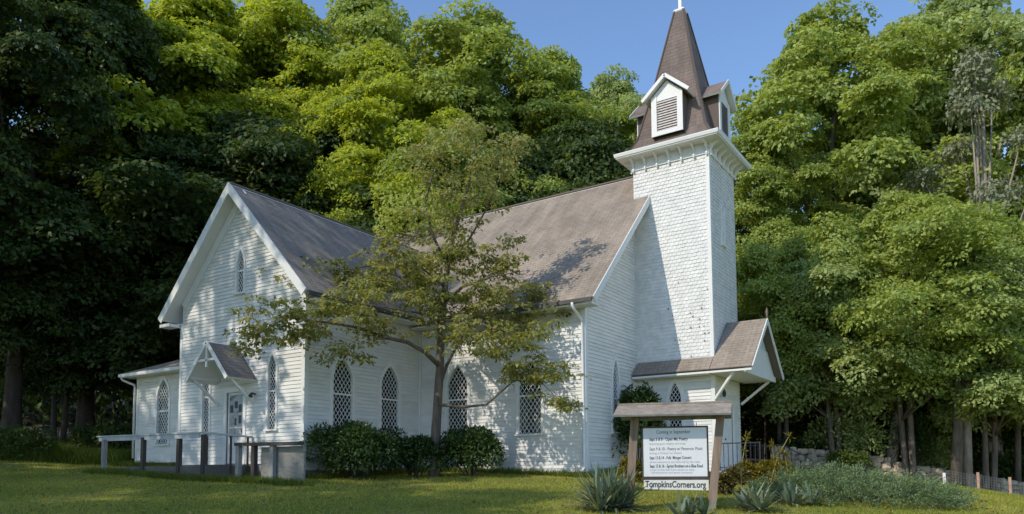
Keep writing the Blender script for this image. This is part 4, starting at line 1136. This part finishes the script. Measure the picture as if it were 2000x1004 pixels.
shrub('rhododendron', 3.75, -2.0, 1.2, .8, 1.6, 8500, .115, LEAF_RHODO, 'rounded green rhododendron right of the dogwood trunk', 2, 'dark shrubs along the church wall', lump=14)
shrub('tall_shrub', 7.0, 2.35, .85, .75, 3.05, 8000, .14, LEAF_RHODO, 'tall dark shrub in the corner between church gable and tower', 3, lump=18)
p = at(1238, 905, 17.5)
shrub('flowering_shrub', p[0], p[1], .38, .35, .85, 1500, .11, LEAF_YEL, 'small yellow-flowered plant behind the left post of the notice board', 5, stems=False, lump=8)
p = at(1415, 950, 16.5)
shrub('russet_shrub', p[0], p[1], .5, .45, .62, 1800, .09, LEAF_RED, 'russet low shrub right of the notice board post', 6, lump=9)
p = at(1487, 945, 17)
shrub('yellow_shrub', p[0], p[1], .6, .55, .85, 3000, .09, LEAF_YEL, 'yellow-green rounded shrub in front of the entrance landing', 7, lump=9)
p = at(1518, 870, 34.5)
shrub('sapling', p[0], p[1], 1.5, 1.2, 4.4, 3000, .17, LEAF_LIGHT, 'leafy green sapling between the tower porch and the pale pair of trunks', 8, lump=9)
p = at(1640, 870, 31)
shrub('woodland_shrub', p[0], p[1], 1.9, 1.2, 2.7, 3600, .18, LEAF_SOFT, 'grey-green bushy shrub behind the stone wall', 9, lump=14)
p = at(1665, 905, 28)
shrub('bright_shrub', p[0], p[1], .9, .6, .95, 1500, .14, LEAF_LIGHT, 'small bright green shrub in front of the stone wall', 10, lump=7)
p = at(1775, 880, 30)
shrub('ivy_shrub', p[0], p[1], .9, .7, 3.6, 3000, .15, LEAF_SHADED, 'dark leafy growth around the leaning trunks above the juniper', 11, lump=12)
p = at(30, 860, 30)
shrub('bank_shrub', p[0], p[1], 1.9, 1.2, 1.5, 3600, .15, LEAF_SHADED, 'dark brushy shrub on the bank at the left edge', 12, lump=12)
p = at(200, 860, 33.5)
shrub('bank_shrub', p[0], p[1], 2.6, 1.2, 1.6, 3200, .2, LEAF_SHADED, 'dark low brush on the bank just left of the annex', 13, lump=12)

for i, (px_, d_, rx_, h_, mm, lab) in enumerate(((1560, 31.6, 1.5, 1.5, LEAF_SHADED, 'dark shrub just behind the left end of the sunlit stone wall'), (1800, 31, 1.6, 1.9, LEAF_SOFT, 'soft green shrub behind the twin trunks'), (1925, 31.5, 1.7, 1.7, LEAF_SHADED, 'dark shrub behind the two pinkish fence stakes'), (1995, 31, 1.3, 2.2, LEAF_SHADED, 'dark shrub at the right edge by the straight trunk'), (1720, 31.8, 1.3, 1.5, LEAF_SHADED, 'dark shrub between the leaning trunks'), (1850, 32.5, 1.6, 3.0, LEAF_MAPLE, 'tall green shrub in the gap left of the twin trunks'))):
    p = at(px_, 880, d_)
    shrub('woodland_shrub', p[0], p[1], rx_, 1.1, h_, 3000, .16, mm, lab, 40 + i, lump=11)
# juniper: low blue-green mat of feathery sprays
jc = at(1678, 1000, 15.2)
rng = np.random.default_rng(17)
jr = empty('juniper', (jc[0], jc[1], float(gz(jc[0], jc[1]))), YAW, 'wide low blue-green juniper spreading over the right foreground', 'shrub')
Vs, va = [], []
ns = 1500
for i in range(ns):
    a = rng.uniform(0, 2 * np.pi); q = np.sqrt(rng.uniform(0, 1))
    x_, y_ = np.cos(a) * q * 1.9, np.sin(a) * q * 1.6
    if x_ > 1.2 and rng.uniform() < .35: continue
    hz_ = .50 * (1 - q ** 2.2) * (1 + .25 * np.sin(x_ * 3 + 1) * np.sin(y_ * 3.5)) * (1 - .18 * x_ / 2) + .08
    wx, wy = jc[0] + x_ * math.cos(YAW) - y_ * math.sin(YAW), jc[1] + x_ * math.sin(YAW) + y_ * math.cos(YAW)
    zg_ = float(gz(wx, wy)) - float(gz(jc[0], jc[1]))
    base = np.array([x_, y_, zg_ + hz_ * rng.uniform(.45, .95)])
    dr = unit(np.array([np.cos(a) * .8, np.sin(a) * .8, .45]) + rng.normal(0, .35, 3))
    k = 34; tt = rng.uniform(0, 1, (k, 1)); ln_ = rng.uniform(.25, .5)
    p = base + dr * tt * ln_ + np.array([0, 0, -.25]) * (tt * ln_) ** 2 + rng.normal(0, .018, (k, 3))
    Vs.append(leaves(rng, p, dr + rng.normal(0, .55, (k, 3)), rng.normal(0, .6, (k, 3)) + [0, 0, 1], rng.uniform(.035, .075, k), rng.uniform(.010, .017, k))); va.append(np.clip(.45 + rng.normal(0, .16) + .2 * tt[:, 0] + rng.normal(0, .12, k), 0, 1))
mesh_object('foliage', quad_mesh('foliage', np.concatenate(Vs), np.concatenate(va), LEAF_JUN), jr)
mb = MB()
for i in range(14):
    a = i * .45; mb.tube([(0, 0, -.1), (math.cos(a) * .8, math.sin(a) * .6, .18), (math.cos(a) * 1.6, math.sin(a) * 1.2, .2)], [.03, .02, .008], 5)
mb.build('stem', BARKD, jr)

# yuccas
def yucca(px, d, n, ln, label, seed):
    rng = np.random.default_rng(seed); c = at(px, 1000, d)
    r_ = empty('yucca', (c[0], c[1], float(gz(c[0], c[1]))), 0, label, 'yucca', 'yucca clumps around the notice board')
    F4, va = [], []
    hub = rng.normal(0, .28 if n > 150 else .12, (max(3, n // 45), 2))
    for i in range(n):
        h = hub[i % len(hub)]; a = rng.uniform(0, 2 * np.pi); el = np.arcsin(rng.uniform(.12, .99)); l = ln * rng.uniform(.65, 1.12); wq = rng.uniform(.022, .038)
        o = np.array([np.cos(a) * np.cos(el), np.sin(a) * np.cos(el), np.sin(el)]); sd = np.array([-np.sin(a), np.cos(a), 0])
        bend = rng.uniform(.03, .35) * np.cos(el)
        P_ = [np.array([h[0], h[1], 0]) + o * .06 + o * l * t_ + np.array([0, 0, -1]) * bend * l * t_ ** 2.2 for t_ in (0, .35, .7, 1)]
        ws_ = [wq * .8, wq, wq * .75, .002]
        v_ = np.clip(.35 + rng.normal(0, .22), 0, 1)
        for j in range(3):
            F4.append([P_[j] - sd * ws_[j], P_[j] + sd * ws_[j], P_[j + 1] + sd * ws_[j + 1], P_[j + 1] - sd * ws_[j + 1]]); va.append(v_)
    mesh_object('leaf', quad_mesh('leaf', np.array(F4), np.array(va), LEAF_YUCCA), r_)['kind'] = 'stuff'
yucca(1180, 13.7, 300, .90, 'large spiky blue-green yucca left of the notice board', 1)
yucca(1345, 12.6, 80, .44, 'small yucca at the foot of the right notice board post', 2)
yucca(1470, 13.5, 110, .58, 'spiky yucca right of the notice board in front of the yellow shrub', 3)
yucca(1562, 14.0, 70, .48, 'yucca half merged with the left end of the juniper', 4)

# tall dry weed stalks right of the notice board
def stalk(pts, d, label, seed):
    rng = np.random.default_rng(seed); P0 = at(*pts[0], d); z0 = float(gz(P0[0], P0[1])); P0 = np.array([P0[0], P0[1], z0])
    r_ = empty('weed_stalk', tuple(P0), 0, label, 'weed', 'dry weed stalks in front of the landing')
    q = [np.array([0, 0, 0])] + [at(x_, y_, d) - P0 for x_, y_ in pts[1:]]
    mb = MB(); mb.tube(q, [.014 - .009 * i / (len(q) - 1) for i in range(len(q))], 6); mb.build('stem', STALKM, r_)
    Vs = []
    for i in range(1, len(q)):
        for k in range(5):
            c = q[i - 1] + (q[i] - q[i - 1]) * rng.uniform(.1, 1)
            n = 7; ax = unit(rng.normal(0, 1, (n, 3)) + [0, 0, .6]); Vs.append(leaves(rng, c + rng.normal(0, .02, (n, 3)), ax, rng.normal(0, 1, (n, 3)), rng.uniform(.06, .15, n), rng.uniform(.015, .03, n)))
    V = np.concatenate(Vs); mesh_object('foliage', quad_mesh('foliage', V, rng.uniform(.2, 1, len(V)), LEAF_YEL), r_)
stalk([(1500, 995), (1508, 930), (1520, 890), (1545, 845)], 15.2, 'tallest dry stalk leaning right before the dark wood', 1)
stalk([(1508, 990), (1515, 920), (1507, 865)], 15.4, 'upright dry stalk just left of the tallest leaning one', 2)
stalk([(1450, 985), (1447, 920), (1455, 870), (1460, 850)], 15.0, 'dry stalk standing before the landing railing', 3)
stalk([(1530, 985), (1540, 930), (1532, 880)], 15.6, 'thin dry stalk at the left edge of the juniper', 4)

# ------------------------------------------------------------------ stone walls, wire fence
def stone_wall(p0, p1, h, n, label, seed):
    rng = np.random.default_rng(seed); rd = random.Random(seed)
    mb = MB(); a, b_ = np.array(p0[:2]), np.array(p1[:2]); ln = np.linalg.norm(b_ - a); dr = (b_ - a) / ln; nrm = np.array([-dr[1], dr[0]])
    rows = 3
    for r in range(rows):
        s = rng.uniform(0, .2)
        while s < ln:
            wq = rng.uniform(.25, .55); hh_ = h / rows * rng.uniform(.85, 1.3)
            c = a + dr * (s + wq / 2) + nrm * rng.normal(0, .05); zc = float(gz(c[0], c[1])) + h / rows * (r + .5)
            pts = []
            # irregular lump: jittered octagonal prism
            for lv, sc in ((-.5, .82), (-.15, 1.05), (.2, 1.0), (.5, .7)):
                for k in range(7):
                    t_ = k / 7 * 2 * math.pi + .2 * lv
                    u_, v_ = math.cos(t_) * wq * .54 * sc * rd.uniform(.85, 1.1), math.sin(t_) * .2 * sc * rd.uniform(.85, 1.15)
                    q = c + dr * u_ + nrm * v_
                    pts.append((q[0], q[1], zc + lv * hh_ * rd.uniform(.9, 1.1)))
            i0 = len(mb.v); mb.v += pts
            for lv in range(3):
                for k in range(7):
                    k2 = (k + 1) % 7; mb.f.append((i0 + lv * 7 + k, i0 + lv * 7 + k2, i0 + (lv + 1) * 7 + k2, i0 + (lv + 1) * 7 + k)); mb.m.append(0); mb.uv.append([(0, 0)] * 4)
            mb.f.append(tuple(i0 + 21 + k for k in range(7))); mb.m.append(0); mb.uv.append([(0, 0)] * 7)
            s += wq * .92
    tag(mb.build('stone_wall', ROCK), label, 'stone wall')
stone_wall(at(1500, 915, 30.5), at(1735, 915, 30), .78, 60, 'sunlit dry stone wall behind the juniper', 1)
stone_wall(at(1740, 925, 29.7), at(2060, 935, 29.0), .62, 60, 'shaded stone wall behind the wire fence at the right', 2)
stone_wall(at(-40, 800, 38), at(255, 810, 37), .8, 60, 'dim mossy stone wall in the shade left of the annex', 3)
fn = empty('wire_fence', (0, 0, 0), 0, 'low wire fence with pinkish wooden stakes at the right lawn edge', 'fence')
fp = [at(x_, 968, 26.5) for x_ in (1846, 1912, 1974, 2035)]
fz = [(p[0], p[1], float(gz(p[0], p[1]))) for p in fp]
for i, p in enumerate(fz):
    hq = .42 if i == 0 else .62
    mb = MB(); mb.box((p[0] - .045, p[1] - .045, p[2] - .1), (p[0] + .045, p[1] + .045, p[2] + hq)); mb.build('stake', TRIM if i == 0 else STAKE, fn)
mb = MB()
for a, b_ in zip(fz, fz[1:]):
    a, b_ = Vector(a), Vector(b_)
    for k in range(6): mb.bar(a + Vector((0, 0, .06 + .09 * k)), b_ + Vector((0, 0, .06 + .09 * k)), .006, .006)
    for k in range(1, 12): q = a.lerp(b_, k / 12); mb.bar(q + Vector((0, 0, .04)), q + Vector((0, 0, .52)), .005, .005, up=(1, 0, 0))
mb.build('wire_mesh', WIRE, fn)

# ------------------------------------------------------------------ grass
def inside(x, y):
    return ((x > -W - .1) & (x < .1) & (y > -P - .1) & (y < 10)) | ((x > 0) & (x < L + .1) & (y > -.1) & (y < 10)) | ((x > L) & (x < 10.6) & (y > 3.4) & (y < 6.4)) | ((x > -11.5) & (x < -6) & (y > -3.6) & (y < 2)) | ((x > -6.65) & (x < -2.3) & (y > -6.6) & (y < -5)) | ((x > -8.65) & (x < -6.6) & (y > -6.55) & (y < -5.45))
rng = np.random.default_rng(9)
def blades(n, d0, d1, h, wd, expo, lr=(-.78, .78), flt=None):
    d = d0 * (d1 / d0) ** (rng.uniform(0, 1, n) ** expo); lat = rng.uniform(*lr, n) * d
    x_ = CAM[0] - math.sin(YAW) * d + _r[0] * lat; y_ = CAM[1] + math.cos(YAW) * d + _r[1] * lat
    ok = ~inside(x_, y_)
    if flt is not None: ok &= flt(x_, y_, d, lat)
    x_, y_, d = x_[ok], y_[ok], d[ok]; n = len(x_)
    p = np.stack([x_, y_, gz(x_, y_) - .005], 1); a = rng.uniform(0, 2 * np.pi, n); s = np.stack([np.cos(a), np.sin(a), np.zeros(n)], 1)
    hh_ = h * rng.uniform(.5, 1.3, n); wq = wd * rng.uniform(.7, 1.3, n) * (d / 16)
    tip = p + np.stack([rng.normal(0, .5, n) * hh_, rng.normal(0, .5, n) * hh_, hh_], 1)
    pat = .5 + .22 * np.sin(x_ * .8 + 2 * np.sin(y_ * .5)) * np.sin(y_ * .9) + rng.normal(0, .2, n)
    return np.stack([p - s * wq[:, None], p + s * wq[:, None], tip], 1), pat
V, va = blades(190000, 12.0, 33, .055, .007, 1.0)
tag(mesh_object('grass', quad_mesh('grass', V, va, GRASSM)), 'short mown grass of the lawn', 'grass', kind='stuff')
def near_wall(x, y, d, l):
    a = (np.abs(y + .25) < .3) & (x > .3) & (x < L + .4)
    b_ = (np.abs(y + P + .25 + .0) < .4) & (x > -W) & (x < .2) | (np.abs(y + 6.75) < .22) & (x > -8.5) & (x < 2.2)
    c = (np.abs(x - .35) < .4) & (y > -P) & (y < 0); e = (np.abs(y + 3.8) < .4) & (x < -W) & (x > -12.2)
    f = (np.abs(x - L - .3) < .35) & (y > -.3) & (y < 3.5)
    return a | b_ | c | e | f
V, va = blades(260000, 19, 33, .20, .010, 1.0, (-.75, .25), near_wall)
V2, va2 = blades(42000, 26, 36, .55, .014, 1.0, (-.78, -.42), lambda x, y, d, l: (d > 29.2 + .35 * np.sin(l)) & (x < -11.8))
tag(mesh_object('tall_grass', quad_mesh('tall_grass', np.concatenate([V, V2]), np.concatenate([va, va2]), WEEDM)), 'unmown weeds and tall grass along the walls and the left bank', 'grass', kind='stuff')

# fallen leaves on the lawn
n = 2600
d = 12.5 * (30 / 12.5) ** rng.uniform(0, 1, n); lat = rng.uniform(-.75, .7, n) * d
x_ = CAM[0] - math.sin(YAW) * d + _r[0] * lat; y_ = CAM[1] + math.cos(YAW) * d + _r[1] * lat
ok = ~inside(x_, y_); x_, y_ = x_[ok], y_[ok]; n = len(x_)
V = leaves(rng, np.stack([x_, y_, gz(x_, y_) + .035], 1), rng.normal(0, 1, (n, 3)) * [1, 1, .2], rng.normal(0, .3, (n, 3)) + [0, 0, 1], rng.uniform(.05, .10, n), rng.uniform(.04, .06, n))
FALL = leaf_mat('fallen_leaf', [(.16, .09, .03), (.30, .19, .06), (.36, .27, .10), (.20, .16, .05)], .2)
tag(mesh_object('fallen_leaves', quad_mesh('fallen_leaves', V, rng.uniform(0, 1, n), FALL)), 'dry leaves scattered on the lawn', 'leaves', kind='stuff')
